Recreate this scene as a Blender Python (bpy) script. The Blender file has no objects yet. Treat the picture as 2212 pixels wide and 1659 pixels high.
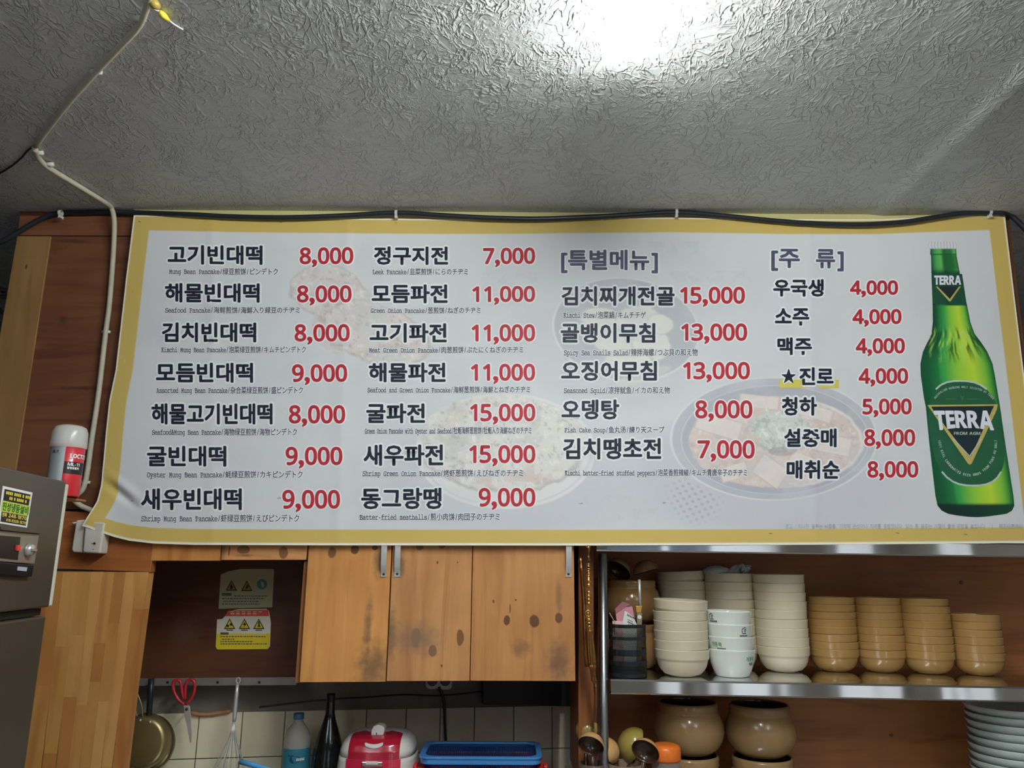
import bpy, math, random, time; _T0 = time.time()
import numpy as np
from mathutils import Vector, Matrix, Euler, noise as mnoise
random.seed(7); rng = np.random.default_rng(5)
S = bpy.context.scene
COL = S.collection

# ------------------------------------------------------------------ camera, world, light, exposure
F = 1660.0; W, H = 2212.0, 1659.0
CAM = Vector((0, 0, 1.6)); PITCH = math.radians(13.2); ROLL = math.radians(0.35)
RM = (Euler((math.radians(90) + PITCH, 0, 0)).to_matrix() @ Matrix.Rotation(ROLL, 3, 'Z'))
cd = bpy.data.cameras.new('camera'); co = bpy.data.objects.new('camera', cd); COL.objects.link(co)
cd.sensor_width = 36.0; cd.lens = 36.0 * F / W; cd.clip_start = 0.02
co.matrix_world = Matrix.Translation(CAM) @ RM.to_4x4()
S.camera = co
wd = bpy.data.worlds.new('world'); S.world = wd; wd.use_nodes = True
wd.node_tree.nodes['Background'].inputs[0].default_value = (0.55, 0.65, 0.8, 1)
wd.node_tree.nodes['Background'].inputs[1].default_value = 0.3
S.view_settings.view_transform = 'Standard'; S.view_settings.look = 'None'
S.view_settings.exposure = -0.1; S.view_settings.gamma = 1.0
S.view_settings.use_curve_mapping = False
ZC = 2.665          # ceiling height
TUBE_L = 186.0      # radiance of the visible tube

def area(name, loc, sx, sy, power, col, rot=(0, 0, 0)):
    l = bpy.data.lights.new(name, 'AREA'); l.shape = 'RECTANGLE'; l.size = sx; l.size_y = sy
    l.energy = power; l.color = col
    o = bpy.data.objects.new(name, l); COL.objects.link(o); o.location = loc; o.rotation_euler = rot
    return o
# unseen area lights behind the camera; the upward pair is added to brighten the ceiling
for lx in (-1.0, 1.25):
    area('unseen_fill_light', (lx, -0.7, 2.33), 0.12, 1.2, 4, (0.92, 0.97, 1.0))
    area('unseen_fill_light', (lx, -0.7, 2.37), 0.12, 1.2, 27, (0.90, 0.95, 1.0), (math.pi, 0, 0))
# daylight through the tall glass panes of the shop front behind the camera and of the side wall
PANE_L = 0.9
for wx, ww in ((-1.6, .4), (1.05, .2), (1.84, .55), (2.95, .42)):
    area('pane_daylight', (wx, -3.55, 1.1), ww, 1.9, PANE_L * math.pi * ww * 1.9, (0.88, 0.95, 1.0), (math.radians(90), 0, 0))
for wy, ww in ((-2.45, .32), (-.95, .36)):
    area('pane_daylight', (3.35, wy, 1.1), ww, 1.9, PANE_L * math.pi * ww * 1.9, (0.88, 0.95, 1.0), (math.radians(90), 0, math.radians(90)))

# ------------------------------------------------------------------ picking points in space
def ray(px, py): return RM @ Vector((px - W / 2, H / 2 - py, -F))
def P(px, py, Y):
    d = ray(px, py); return CAM + d * (Y / d.y)
def PZ(px, py, z):
    d = ray(px, py); return CAM + d * ((z - CAM.z) / d.z)
def PP(px, py, pt, n):
    d = ray(px, py); pt = Vector(pt); n = Vector(n); return CAM + d * ((pt - CAM).dot(n) / d.dot(n))
def depth(v): return -(RM.transposed() @ (Vector(v) - CAM)).z
def mpp(v): return depth(v) / F        # metres per pixel at a point
def srgb(*c):
    return tuple(((x / 255) / 12.92 if x / 255 <= 0.04045 else ((x / 255 + 0.055) / 1.055) ** 2.4) for x in c)
def alb(r, g, b, k=0.68):
    return tuple(min(0.9, x / k) for x in srgb(r, g, b)) + (1,)

# ------------------------------------------------------------------ materials
def nodes(m): return m.node_tree.nodes, m.node_tree.links
def mat(name, col, rough=0.5, metal=0.0, spec=0.5, var=0.06, vscale=6, bump=0.0, bscale=80, trans=0, ior=1.45, coat=0, alpha=1.0, emit=0):
    m = bpy.data.materials.new(name); m.use_nodes = True
    N, L = nodes(m); b = N['Principled BSDF']
    col = tuple(col[:3]) + (1,)
    b.inputs['Roughness'].default_value = rough; b.inputs['Metallic'].default_value = metal
    b.inputs['Specular IOR Level'].default_value = spec
    b.inputs['Coat Weight'].default_value = coat; b.inputs['Coat Roughness'].default_value = 0.08
    b.inputs['IOR'].default_value = ior
    if trans: b.inputs['Transmission Weight'].default_value = trans
    if alpha < 1: b.inputs['Alpha'].default_value = alpha
    if emit:
        b.inputs['Emission Color'].default_value = col; b.inputs['Emission Strength'].default_value = emit
    tc = N.new('ShaderNodeTexCoord')
    if var > 0:
        n = N.new('ShaderNodeTexNoise'); n.inputs['Scale'].default_value = vscale; n.inputs['Detail'].default_value = 4
        L.new(tc.outputs['Object'], n.inputs['Vector'])
        mx = N.new('ShaderNodeMix'); mx.data_type = 'RGBA'
        mx.inputs['A'].default_value = tuple(c * (1 - var) for c in col[:3]) + (1,)
        mx.inputs['B'].default_value = tuple(min(1, c * (1 + var)) for c in col[:3]) + (1,)
        L.new(n.outputs['Fac'], mx.inputs['Factor']); L.new(mx.outputs['Result'], b.inputs['Base Color'])
    else: b.inputs['Base Color'].default_value = col
    if bump > 0:
        n2 = N.new('ShaderNodeTexNoise'); n2.inputs['Scale'].default_value = bscale; n2.inputs['Detail'].default_value = 3
        L.new(tc.outputs['Object'], n2.inputs['Vector'])
        bp = N.new('ShaderNodeBump'); bp.inputs['Strength'].default_value = bump; bp.inputs['Distance'].default_value = 0.002
        L.new(n2.outputs['Fac'], bp.inputs['Height']); L.new(bp.outputs['Normal'], b.inputs['Normal'])
    return m

def wood(name, light, dark, axis='Z', rough=0.45, knots=(), smudges=(), grain=1.25, coarse=1.0, offset=(0, 0, 0)):
    """knots / smudges: (x, z, rx, rz[, colour]) in object space on the XZ face"""
    m = bpy.data.materials.new(name); m.use_nodes = True
    N, L = nodes(m); b = N['Principled BSDF']
    b.inputs['Roughness'].default_value = rough; b.inputs['Specular IOR Level'].default_value = 0.4
    tc = N.new('ShaderNodeTexCoord'); mp = N.new('ShaderNodeMapping')
    mp.inputs['Location'].default_value = offset
    mp.inputs['Scale'].default_value = {'Z': (22, 22, 1.6), 'X': (1.6, 22, 22), 'Y': (22, 1.6, 22)}[axis]
    L.new(tc.outputs['Object'], mp.inputs['Vector'])
    nz = N.new('ShaderNodeTexNoise'); nz.inputs['Scale'].default_value = 1.0 * coarse; nz.inputs['Detail'].default_value = 7
    nz.inputs['Roughness'].default_value = 0.62; nz.inputs['Distortion'].default_value = 0.7
    L.new(mp.outputs['Vector'], nz.inputs['Vector'])
    n2 = N.new('ShaderNodeTexNoise'); n2.inputs['Scale'].default_value = 5; n2.inputs['Detail'].default_value = 4
    L.new(tc.outputs['Object'], n2.inputs['Vector'])
    cr = N.new('ShaderNodeValToRGB'); cr.color_ramp.elements[0].position = 0.32; cr.color_ramp.elements[1].position = 0.62
    cr.color_ramp.elements[0].color = dark; cr.color_ramp.elements[1].color = light
    L.new(nz.outputs['Fac'], cr.inputs['Fac'])
    mx = N.new('ShaderNodeMix'); mx.data_type = 'RGBA'; mx.inputs['Factor'].default_value = 0.55 * grain
    mx.inputs['A'].default_value = tuple((a * .7 + c * .3) for a, c in zip(light, dark))
    L.new(cr.outputs['Color'], mx.inputs['B'])
    m2 = N.new('ShaderNodeMix'); m2.data_type = 'RGBA'; m2.blend_type = 'MULTIPLY'; m2.inputs['Factor'].default_value = 0.5
    c2 = N.new('ShaderNodeValToRGB'); c2.color_ramp.elements[0].position = 0.3; c2.color_ramp.elements[1].position = 0.7
    c2.color_ramp.elements[0].color = (0.62, 0.55, 0.5, 1); c2.color_ramp.elements[1].color = (1, 1, 1, 1)
    L.new(n2.outputs['Fac'], c2.inputs['Fac'])
    L.new(mx.outputs['Result'], m2.inputs['A']); L.new(c2.outputs['Color'], m2.inputs['B'])
    m3 = N.new('ShaderNodeMapping'); m3.inputs['Scale'].default_value = {'Z': (9, 9, 1.1), 'X': (1.1, 9, 9), 'Y': (9, 1.1, 9)}[axis]; m3.inputs['Location'].default_value = tuple(q + 2.7 for q in offset)
    L.new(tc.outputs['Object'], m3.inputs['Vector']); n3 = N.new('ShaderNodeTexNoise'); n3.inputs['Scale'].default_value = 1.6; n3.inputs['Detail'].default_value = 6; n3.inputs['Distortion'].default_value = 1.4
    L.new(m3.outputs['Vector'], n3.inputs['Vector']); r3 = N.new('ShaderNodeMapRange'); r3.interpolation_type = 'SMOOTHSTEP'; r3.inputs['From Min'].default_value = .52; r3.inputs['From Max'].default_value = .72; r3.inputs['To Max'].default_value = .55
    L.new(n3.outputs['Fac'], r3.inputs['Value']); x3 = N.new('ShaderNodeMix'); x3.data_type = 'RGBA'; L.new(r3.outputs[0], x3.inputs['Factor']); L.new(m2.outputs['Result'], x3.inputs['A'])
    x3.inputs['B'].default_value = (dark[0] * .72, dark[1] * .58, dark[2] * .5, 1); out = x3.outputs['Result']
    if knots or smudges:
        sx = N.new('ShaderNodeSeparateXYZ'); L.new(tc.outputs['Object'], sx.inputs[0])
        wob = N.new('ShaderNodeTexNoise'); wob.inputs['Scale'].default_value = 45; L.new(tc.outputs['Object'], wob.inputs['Vector'])
        for kind, lst in (('k', knots), ('s', smudges)):
            for k in lst:
                x, z, rx, rz = k[:4]; colr = k[4] if len(k) > 4 else (0.085, 0.034, 0.019, 1)
                def mth(op, a, bb):
                    q = N.new('ShaderNodeMath'); q.operation = op
                    for i, v in enumerate((a, bb)):
                        if isinstance(v, (int, float)): q.inputs[i].default_value = v
                        elif v is not None: L.new(v, q.inputs[i])
                    return q.outputs[0]
                dx = mth('MULTIPLY', mth('SUBTRACT', sx.outputs['X'], x), 1 / rx)
                dz = mth('MULTIPLY', mth('SUBTRACT', sx.outputs['Z'], z), 1 / rz)
                d = mth('SQRT', mth('ADD', mth('MULTIPLY', dx, dx), mth('MULTIPLY', dz, dz)), None)
                d = mth('ADD', d, mth('MULTIPLY', mth('SUBTRACT', wob.outputs['Fac'], 0.5), 0.5 if kind == 'k' else 1.4))
                mr = N.new('ShaderNodeMapRange'); mr.interpolation_type = 'SMOOTHSTEP'
                if kind == 'k':
                    mr.inputs['From Min'].default_value = 1.12; mr.inputs['From Max'].default_value = 0.82; mr.inputs['To Max'].default_value = 0.85
                else:
                    mr.inputs['From Min'].default_value = 1.6; mr.inputs['From Max'].default_value = 0.1; mr.inputs['To Max'].default_value = 0.75
                L.new(d, mr.inputs['Value'])
                mk = N.new('ShaderNodeMix'); mk.data_type = 'RGBA'; L.new(mr.outputs[0], mk.inputs['Factor'])
                L.new(out, mk.inputs['A']); mk.inputs['B'].default_value = colr; out = mk.outputs['Result']
    L.new(out, b.inputs['Base Color'])
    bp = N.new('ShaderNodeBump'); bp.inputs['Strength'].default_value = 0.15; bp.inputs['Distance'].default_value = 0.001
    L.new(nz.outputs['Fac'], bp.inputs['Height']); L.new(bp.outputs['Normal'], b.inputs['Normal'])
    return m

def attr_mat(name, rough=0.55, spec=0.3):
    m = bpy.data.materials.new(name); m.use_nodes = True
    N, L = nodes(m); b = N['Principled BSDF']; b.inputs['Roughness'].default_value = rough; b.inputs['Specular IOR Level'].default_value = spec
    a = N.new('ShaderNodeAttribute'); a.attribute_name = 'print'; L.new(a.outputs['Color'], b.inputs['Base Color'])
    return m

# ------------------------------------------------------------------ mesh builder
class MB:
    def __init__(s): s.v = []; s.f = []; s.m = []
    def add(s, v, f, mi=0):
        o = len(s.v); s.v += [tuple(x) for x in v]; s.f += [tuple(i + o for i in q) for q in f]; s.m += [mi] * len(f); return s
    def box(s, x0, x1, y0, y1, z0, z1, mi=0):
        v = [(x, y, z) for z in (z0, z1) for y in (y0, y1) for x in (x0, x1)]
        return s.add(v, [(0, 2, 3, 1), (4, 5, 7, 6), (0, 1, 5, 4), (2, 6, 7, 3), (0, 4, 6, 2), (1, 3, 7, 5)], mi)
    def prism(s, poly, d, mi=0):
        """poly: list of Vector (front face, clockwise or not); d: vector to the back"""
        n = len(poly); d = Vector(d); v = [Vector(p) for p in poly] + [Vector(p) + d for p in poly]
        f = [tuple(range(n)), tuple(range(2 * n - 1, n - 1, -1))] + [(i, i + n, (i + 1) % n + n, (i + 1) % n) for i in range(n)]
        return s.add(v, f, mi)
    def tube(s, path, r, n=8, mi=0, cap=True, closed=False):
        path = [Vector(p) for p in path]; k = len(path); rs = r if isinstance(r, (list, tuple)) else [r] * k
        up = Vector((0, 0, 1)); v = []; prev = None
        for i, p in enumerate(path):
            a = path[(i - 1) % k] if (i > 0 or closed) else p; b = path[(i + 1) % k] if (i < k - 1 or closed) else p
            t = (b - a).normalized()
            if prev is None:
                u = t.cross(up)
                if u.length < 0.05: u = t.cross(Vector((1, 0, 0)))
            else: u = prev - t * prev.dot(t)
            u.normalize(); prev = u; w = t.cross(u)
            v += [p + (u * math.cos(2 * math.pi * j / n) + w * math.sin(2 * math.pi * j / n)) * rs[i] for j in range(n)]
        f = []
        for i in range(k if closed else k - 1):
            i2 = (i + 1) % k
            f += [(i * n + j, i * n + (j + 1) % n, i2 * n + (j + 1) % n, i2 * n + j) for j in range(n)]
        if cap and not closed: f += [tuple(range(n - 1, -1, -1)), tuple((k - 1) * n + j for j in range(n))]
        return s.add(v, f, mi)
    def lathe(s, prof, n=40, mi=0, c=(0, 0, 0), a0=0, a1=2 * math.pi):
        """prof: (r, z) going round the outline"""
        full = abs(a1 - a0 - 2 * math.pi) < 1e-6; cols = n if full else n + 1; v = []
        for r, z in prof:
            for j in range(cols):
                a = a0 + (a1 - a0) * j / n; v.append((c[0] + max(r, 1e-5) * math.cos(a), c[1] + max(r, 1e-5) * math.sin(a), c[2] + z))
        f = []
        for i in range(len(prof) - 1):
            for j in range(n):
                j2 = (j + 1) % cols
                f.append((i * cols + j, i * cols + j2, (i + 1) * cols + j2, (i + 1) * cols + j))
        return s.add(v, f, mi)
    def build(s, name, mats, root=None, smooth=False, bevel=0, base=None, seg=2, solid=0):
        me = bpy.data.meshes.new(name)
        off = Vector(base) if base is not None else (Vector(root['_b']) if root is not None and '_b' in root else Vector((0, 0, 0)))
        vv = np.array(s.v, dtype=float) - np.array(off)
        me.from_pydata(vv.tolist(), [], s.f)
        if not isinstance(mats, (list, tuple)): mats = [mats]
        for m in mats: me.materials.append(m)
        me.polygons.foreach_set('material_index', s.m)
        if smooth: me.polygons.foreach_set('use_smooth', [True] * len(me.polygons))
        me.update()
        o = bpy.data.objects.new(name, me); COL.objects.link(o)
        if root is not None: o.parent = root
        if root is None: o.location = off
        if bevel:
            b = o.modifiers.new('bevel', 'BEVEL'); b.width = bevel; b.segments = seg; b.limit_method = 'ANGLE'; b.angle_limit = math.radians(40)
        if solid:
            q = o.modifiers.new('solid', 'SOLIDIFY'); q.thickness = solid
        if '_b' not in o and root is not None and '_b' in root: o['_b'] = root['_b']
        return o
def smooth_auto(o, ang=35):
    me = o.data; me.polygons.foreach_set('use_smooth', [True] * len(me.polygons)); me.set_sharp_from_angle(angle=math.radians(ang)); return o

def thing(name, label, cat, loc=(0, 0, 0), rot=(0, 0, 0), group=None, local=False):
    o = bpy.data.objects.new(name, None); COL.objects.link(o); o.location = loc; o.rotation_euler = rot
    o.empty_display_size = 0.05
    o['label'] = label; o['category'] = cat
    if group: o['group'] = group
    if not local: o['_b'] = [float(x) for x in loc]
    return o
def tag(o, label, cat, group=None):
    o['label'] = label; o['category'] = cat
    if group: o['group'] = group
    return o
def struct(o): o['kind'] = 'structure'; return o
def dup(root, loc, label, group=None, rot=None):
    r = root.copy(); COL.objects.link(r); r.location = loc; r['label'] = label
    if group: r['group'] = group
    if rot is not None: r.rotation_euler = rot
    for ch in [c for c in root.children]:
        c = ch.copy(); COL.objects.link(c); c.parent = r
        for g in ch.children:
            d = g.copy(); COL.objects.link(d); d.parent = c
    return r
def interp(x, pts):
    xs = [p[0] for p in pts]; ys = [p[1] for p in pts]
    return np.interp(x, xs, ys)
def smoothpath(pts, n=6):
    """Catmull-Rom through points"""
    p = [Vector(q) for q in pts]; p = [p[0] * 2 - p[1]] + p + [p[-1] * 2 - p[-2]]; out = []
    for i in range(1, len(p) - 2):
        for k in range(n):
            t = k / n
            out.append(0.5 * ((2 * p[i]) + (p[i + 1] - p[i - 1]) * t + (2 * p[i - 1] - 5 * p[i] + 4 * p[i + 1] - p[i + 2]) * t * t + (-p[i - 1] + 3 * p[i] - 3 * p[i + 1] + p[i + 2]) * t ** 3))
    out.append(p[-2]); return out

# ------------------------------------------------------------------ lettering
MONO = lambda c: chr(0x1D670 + ord(c) - 65) if 'A' <= c <= 'Z' else chr(0x1D68A + ord(c) - 97) if 'a' <= c <= 'z' else c
SANS = lambda c: chr(0x1D5D4 + ord(c) - 65) if 'A' <= c <= 'Z' else chr(0x1D5EE + ord(c) - 97) if 'a' <= c <= 'z' else chr(0x1D7EC + ord(c) - 48) if '0' <= c <= '9' else c
THIN = lambda c: chr(0x1D7E2 + ord(c) - 48) if '0' <= c <= '9' else c
NAMES = [  # dish, box (x0, x1, y0, y1), price, box
 ("고기빈대떡", 363, 567, 530, 572, "8,000", 647, 763.5, 534, 571), ("해물빈대떡", 357, 561, 612, 654, "8,000", 641.6, 760, 616.6, 654),
 ("김치빈대떡", 350.7, 554, 697, 740, "8,000", 636.6, 756, 700.6, 738.4), ("모듬빈대떡", 338, 547, 784, 827, "9,000", 631, 750.5, 787, 825.5),
 ("해물고기빈대떡", 328, 589, 871.5, 917, "8,000", 624, 746, 875, 915), ("굴빈대떡", 318, 489, 963, 1008, "9,000", 617, 740, 965, 1005),
 ("새우빈대떡", 305.5, 522.6, 1055, 1102, "9,000", 610, 735, 1058, 1099),
 ("정구지전", 807.7, 968, 532, 572, "7,000", 1043.4, 1156, 535, 571), ("모듬파전", 803, 967, 614, 655, "11,000", 1020, 1156, 618, 653),
 ("고기파전", 798.5, 965, 698, 740, "11,000", 1018.5, 1156, 700.6, 738), ("해물파전", 796.5, 962.6, 783, 825.5, "11,000", 1017, 1156, 785.7, 823),
 ("굴파전", 791, 918, 871, 914, "15,000", 1015.5, 1156.5, 872, 910.6), ("새우파전", 785, 957.6, 960, 1006, "15,000", 1013.5, 1156.5, 961.6, 1001),
 ("동그랑땡", 780, 954, 1053.6, 1100, "9,000", 1034, 1156.5, 1054, 1094.6),
 ("김치찌개전골", 1213, 1457, 619, 661, "15,000", 1468.7, 1608.7, 620, 657), ("골뱅이무침", 1211, 1415.5, 698, 741, "13,000", 1471, 1613.7, 699, 737),
 ("오징어무침", 1212, 1419, 779.5, 823, "13,000", 1475, 1619.5, 782, 820), ("오뎅탕", 1212.7, 1337.7, 863, 906.5, "8,000", 1501, 1625, 865, 904.5),
 ("김치땡초전", 1216, 1428, 946.7, 992.7, "7,000", 1506, 1630, 951, 991),
 ("우국생", 1669.7, 1779.6, 603, 641, "4,000", 1836.5, 1940.5, 605, 636.7), ("소주", 1673.6, 1748, 666, 703.4, "4,000", 1842, 1947.7, 667, 700),
 ("맥주", 1678.8, 1753.8, 728.8, 766.8, "4,000", 1849, 1954.7, 730, 763.7), ("진로", 1726.6, 1801, 793.4, 832, "4,000", 1855, 1961.4, 795, 829.4),
 ("청하", 1688.6, 1764.6, 857.4, 898, "5,000", 1863, 1969, 860.8, 895.7), ("설중매", 1693.8, 1807.6, 925.4, 966, "8,000", 1867, 1976.7, 927, 963.7),
 ("매취순", 1699.5, 1814.6, 994, 1034.8, "8,000", 1874, 1983.4, 995.8, 1032)]
CAPS = [
 ("Mung Bean Pancake/绿豆煎饼/ピンデトク", 366, 600.6, 579, 594), ("Seafood Pancake/海鲜煎饼/海鮮入り緑豆のチヂミ", 357.7, 648, 662.6, 677.5),
 ("Kimchi Mung Bean Pancake/泡菜绿豆煎饼/キムチピンデトク", 349.5, 661.5, 748, 763), ("Assorted Mung Bean Pancake/杂合菜绿豆煎饼/盛ピンデトク", 339, 655, 835, 851),
 ("Seafood&Mung Bean Pancake/海物绿豆煎饼/海物ピンデトク", 328.7, 642, 925, 941), ("Oyster Mung Bean Pancake/蚝绿豆煎饼/カキピンデトク", 318, 654, 1016.6, 1033),
 ("Shrimp Mung Bean Pancake/虾绿豆煎饼/えびピンデトク", 306, 647, 1111, 1128),
 ("Leek Pancake/韭菜煎饼/にらのチヂミ", 804.7, 1011, 579, 594), ("Green Onion Pancake/葱煎饼/ねぎのチヂミ", 801, 1038, 663, 677.5),
 ("Meat Green Onion Pancake/肉葱煎饼/ぶたにくねぎのチヂミ", 797, 1130, 748, 763), ("Seafood and Green Onion Pancake/海鲜葱煎饼/海鮮とねぎのチヂミ", 793.5, 1145, 834, 849),
 ("Green Onion Pancake with Oyster and Seafood/牡蛎海鲜葱煎饼/牡蛎入り海鮮ねぎのチヂミ", 787.8, 1148, 922, 938),
 ("Shrimp Green Onion Pancake/烤虾葱煎饼/えびねぎのチヂミ", 783, 1130, 1014, 1030), ("Batter-fried meatballs/煎小肉饼/肉団子のチヂミ", 777, 1079.5, 1108, 1124.5),
 ("Kimchi Stew/泡菜鍋/キムチチゲ", 1217, 1395, 673, 688.7), ("Spicy Sea Snails Salad/辣拌海螺/つぶ貝の和え物", 1218, 1507, 753, 769.5),
 ("Seasoned Squid/凉拌鱿鱼/イカの和え物", 1218, 1447, 835, 851), ("Fish Cake Soup/鱼丸汤/練り天スープ", 1219, 1434.7, 921, 936),
 ("Kimchi batter-fried stuffed peppers/泡菜香煎辣椒/キムチ青唐辛子のチヂミ", 1220, 1613.7, 1013, 1029)]
FOOT = "경고 : 지나친 음주는 뇌졸중, 기억력 손상이나 치매를 유발합니다. 임신 중 음주는 기형아 출생 위험을 높입니다   |   제조사/판매사 :"
EXTRA = "[특별메뉴]주류★개똥쑥막걸리방청윤활제진성냉동설비전화" + "".join(SANS(c) for c in "TERRAFROMAGMUSTLINEDYBCP0123456789%LOCTIE") + ",-.:%&/"
chars = set(EXTRA) | set(FOOT)
for t in NAMES: chars |= set(t[0]) | set(THIN(c) for c in t[5])
for t in CAPS: chars |= set(MONO(c) for c in t[0])
chars.discard(' ')
chars = sorted(chars)
GL = {}
def load_glyphs(part):
    """outlines of these characters, from Blender's built-in font, one per line of a text"""
    c = bpy.data.curves.new('glyphs', 'FONT'); c.body = "\n".join(part); c.size = 1; c.space_line = 3.0; c.resolution_u = 2
    o = bpy.data.objects.new('glyphs', c); COL.objects.link(o)
    bpy.context.view_layer.update()
    me = bpy.data.meshes.new_from_object(o.evaluated_get(bpy.context.evaluated_depsgraph_get()))
    bpy.data.objects.remove(o)
    n = len(me.vertices); co = np.empty(n * 3); me.vertices.foreach_get('co', co); co = co.reshape(-1, 3)
    line = np.round((0.35 - co[:, 1]) / 3.0).astype(int)
    polys = {}
    for p in me.polygons:
        polys.setdefault(int(line[p.vertices[0]]), []).append(tuple(p.vertices))
    for i, ch in enumerate(part):
        if i not in polys: GL[ch] = (np.zeros((0, 2)), []); continue
        ids = sorted({k for p in polys[i] for k in p}); mp = {k: j for j, k in enumerate(ids)}
        xy = co[ids][:, :2].copy(); xy[:, 1] += 3.0 * i
        GL[ch] = (xy, [tuple(mp[k] for k in p) for p in polys[i]])
    bpy.data.meshes.remove(me)
for i in range(0, len(chars), 50): load_glyphs(chars[i:i + 50])

def is_cjk(c): return ord(c) > 0x2E00 and ord(c) < 0x1D000
def layout(s, mode):
    """[(char, cx, w, fit)] cells in em; returns placed (xy, faces) list"""
    out = []; x = 0.0
    for c in s:
        if mode == 'ko':
            if c == ' ': x += 0.5; continue
            if c in '[]': w = 0.36
            elif c in '.,:|/': w = 0.3
            else: w = 0.92
            g = GL[c]; xy = g[0].copy()
            if len(xy) and c in '[]|.:,/': xy[:, 0] += x + w / 2 - (xy[:, 0].max() + xy[:, 0].min()) / 2
            elif len(xy): xy[:, 0] += x - 0.04
            out.append((xy, g[1], c)); x += w
        elif mode == 'num':
            w = 0.29 if c == ',' else 0.556
            g = GL[THIN(c)]; xy = g[0].copy(); cx = (xy[:, 0].max() + xy[:, 0].min()) / 2
            if c == ',': xy[:, 1] -= 0.0; xy = (xy - [cx, 0]) * [1.5, 1.3] + [cx, 0]
            xy[:, 0] += x + w / 2 - cx; out.append((xy, g[1], c)); x += w
        elif mode == 'cap':
            if c == ' ': x += 0.5; continue
            w = 1.0 if is_cjk(c) else 0.5
            g = GL[MONO(c)]; xy = g[0].copy(); cx = (xy[:, 0].max() + xy[:, 0].min()) / 2
            if is_cjk(c): xy[:, 0] = (xy[:, 0] - 0.5) * 1.0 + x + 0.5
            else:
                k = min(1.0, 0.46 / max(1e-3, xy[:, 0].max() - xy[:, 0].min())); xy[:, 0] = (xy[:, 0] - cx) * k + x + w / 2
                xy[:, 1] *= 1.08
            out.append((xy, g[1], c)); x += w
        elif mode == 'lat':
            if c == ' ': x += 0.35; continue
            g = GL[SANS(c)]; xy = g[0].copy(); w = xy[:, 0].max() - xy[:, 0].min()
            xy[:, 0] += x - xy[:, 0].min(); out.append((xy, g[1], c)); x += w + 0.07
    return out
def fit(pl, mode, x0, x1, y0, y1):
    """scale the placed glyphs so that the ink fills the box; y grows downwards"""
    allx = np.concatenate([p[0][:, 0] for p in pl if len(p[0])])
    ref = [p for p in pl if len(p[0]) and (mode != 'num' or p[2] != ',') and (mode != 'cap' or is_cjk(p[2]))]
    ally = np.concatenate([p[0][:, 1] for p in ref])
    ax, bx, ay, by = allx.min(), allx.max(), ally.min(), ally.max()
    res = []
    for xy, f, c in pl:
        if not len(xy): continue
        q = np.empty_like(xy); q[:, 0] = x0 + (xy[:, 0] - ax) / (bx - ax) * (x1 - x0); q[:, 1] = y1 - (xy[:, 1] - ay) / (by - ay) * (y1 - y0)
        res.append((q, f))
    return res
def ring(r, n): return [(r * math.cos(2 * math.pi * k / n + .2), r * math.sin(2 * math.pi * k / n + .2)) for k in range(n)]

class Ink:
    """collects glyph outlines drawn in picture units of a flat sheet and maps them onto it"""
    def __init__(s, mapper): s.mp = mapper; s.v = []; s.l = []; s.t = []; s.m = []; s.n = 0
    def put(s, glyphs, shifts, lift, mi):
        glyphs = [g for g in glyphs if len(g[0])]
        if not glyphs: return
        q = []; l = []; t = []; n = 0
        for a, f in glyphs:
            q.append(a); l.append(np.array([i for p in f for i in p], dtype=np.int64) + n); t += [len(p) for p in f]; n += len(a)
        q = np.concatenate(q); l = np.concatenate(l); t = np.array(t)
        for k, (dx, dy) in enumerate(shifts):
            s.v.append(s.mp(q + [dx, dy], lift + 1e-6 * k)); s.l.append(l + s.n); s.t.append(t); s.m.append(np.full(len(t), mi)); s.n += len(q)
    def poly(s, pts, lift, mi):
        q = np.array(pts, float); s.v.append(s.mp(q, lift)); s.l.append(np.arange(len(q)) + s.n); s.t.append(np.array([len(q)])); s.m.append(np.array([mi])); s.n += len(q)
    def build(s, name, mats, root):
        v = np.concatenate(s.v); l = np.concatenate(s.l); t = np.concatenate(s.t); m = np.concatenate(s.m)
        if root is not None and '_b' in root: v = v - np.array(root['_b'])
        me = bpy.data.meshes.new(name)
        me.vertices.add(len(v)); me.vertices.foreach_set('co', v.astype(np.float32).ravel())
        me.loops.add(len(l)); me.loops.foreach_set('vertex_index', l.astype(np.int32))
        me.polygons.add(len(t)); me.polygons.foreach_set('loop_start', np.concatenate([[0], np.cumsum(t)[:-1]]).astype(np.int32)); me.polygons.foreach_set('loop_total', t.astype(np.int32))
        for x in mats: me.materials.append(x)
        me.polygons.foreach_set('material_index', m.astype(np.int32))
        me.update(calc_edges=True)
        o = bpy.data.objects.new(name, me); COL.objects.link(o); o.parent = root
        if root is not None and '_b' in root: o['_b'] = root['_b']
        return o

# ================================================================== STRUCTURE
m_plaster = mat('dingy_plaster', (0.19, 0.17, 0.14), 0.8, var=0.45, vscale=9, bump=0.5, bscale=30)
m_dark = mat('dark_wall_paint', (0.03, 0.035, 0.04), 0.8)
m_roomwall = mat('cream_wall_paint', (0.42, 0.38, 0.32), 0.7)
m_floor = mat('floor_vinyl', (0.34, 0.31, 0.28), 0.4)

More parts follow.
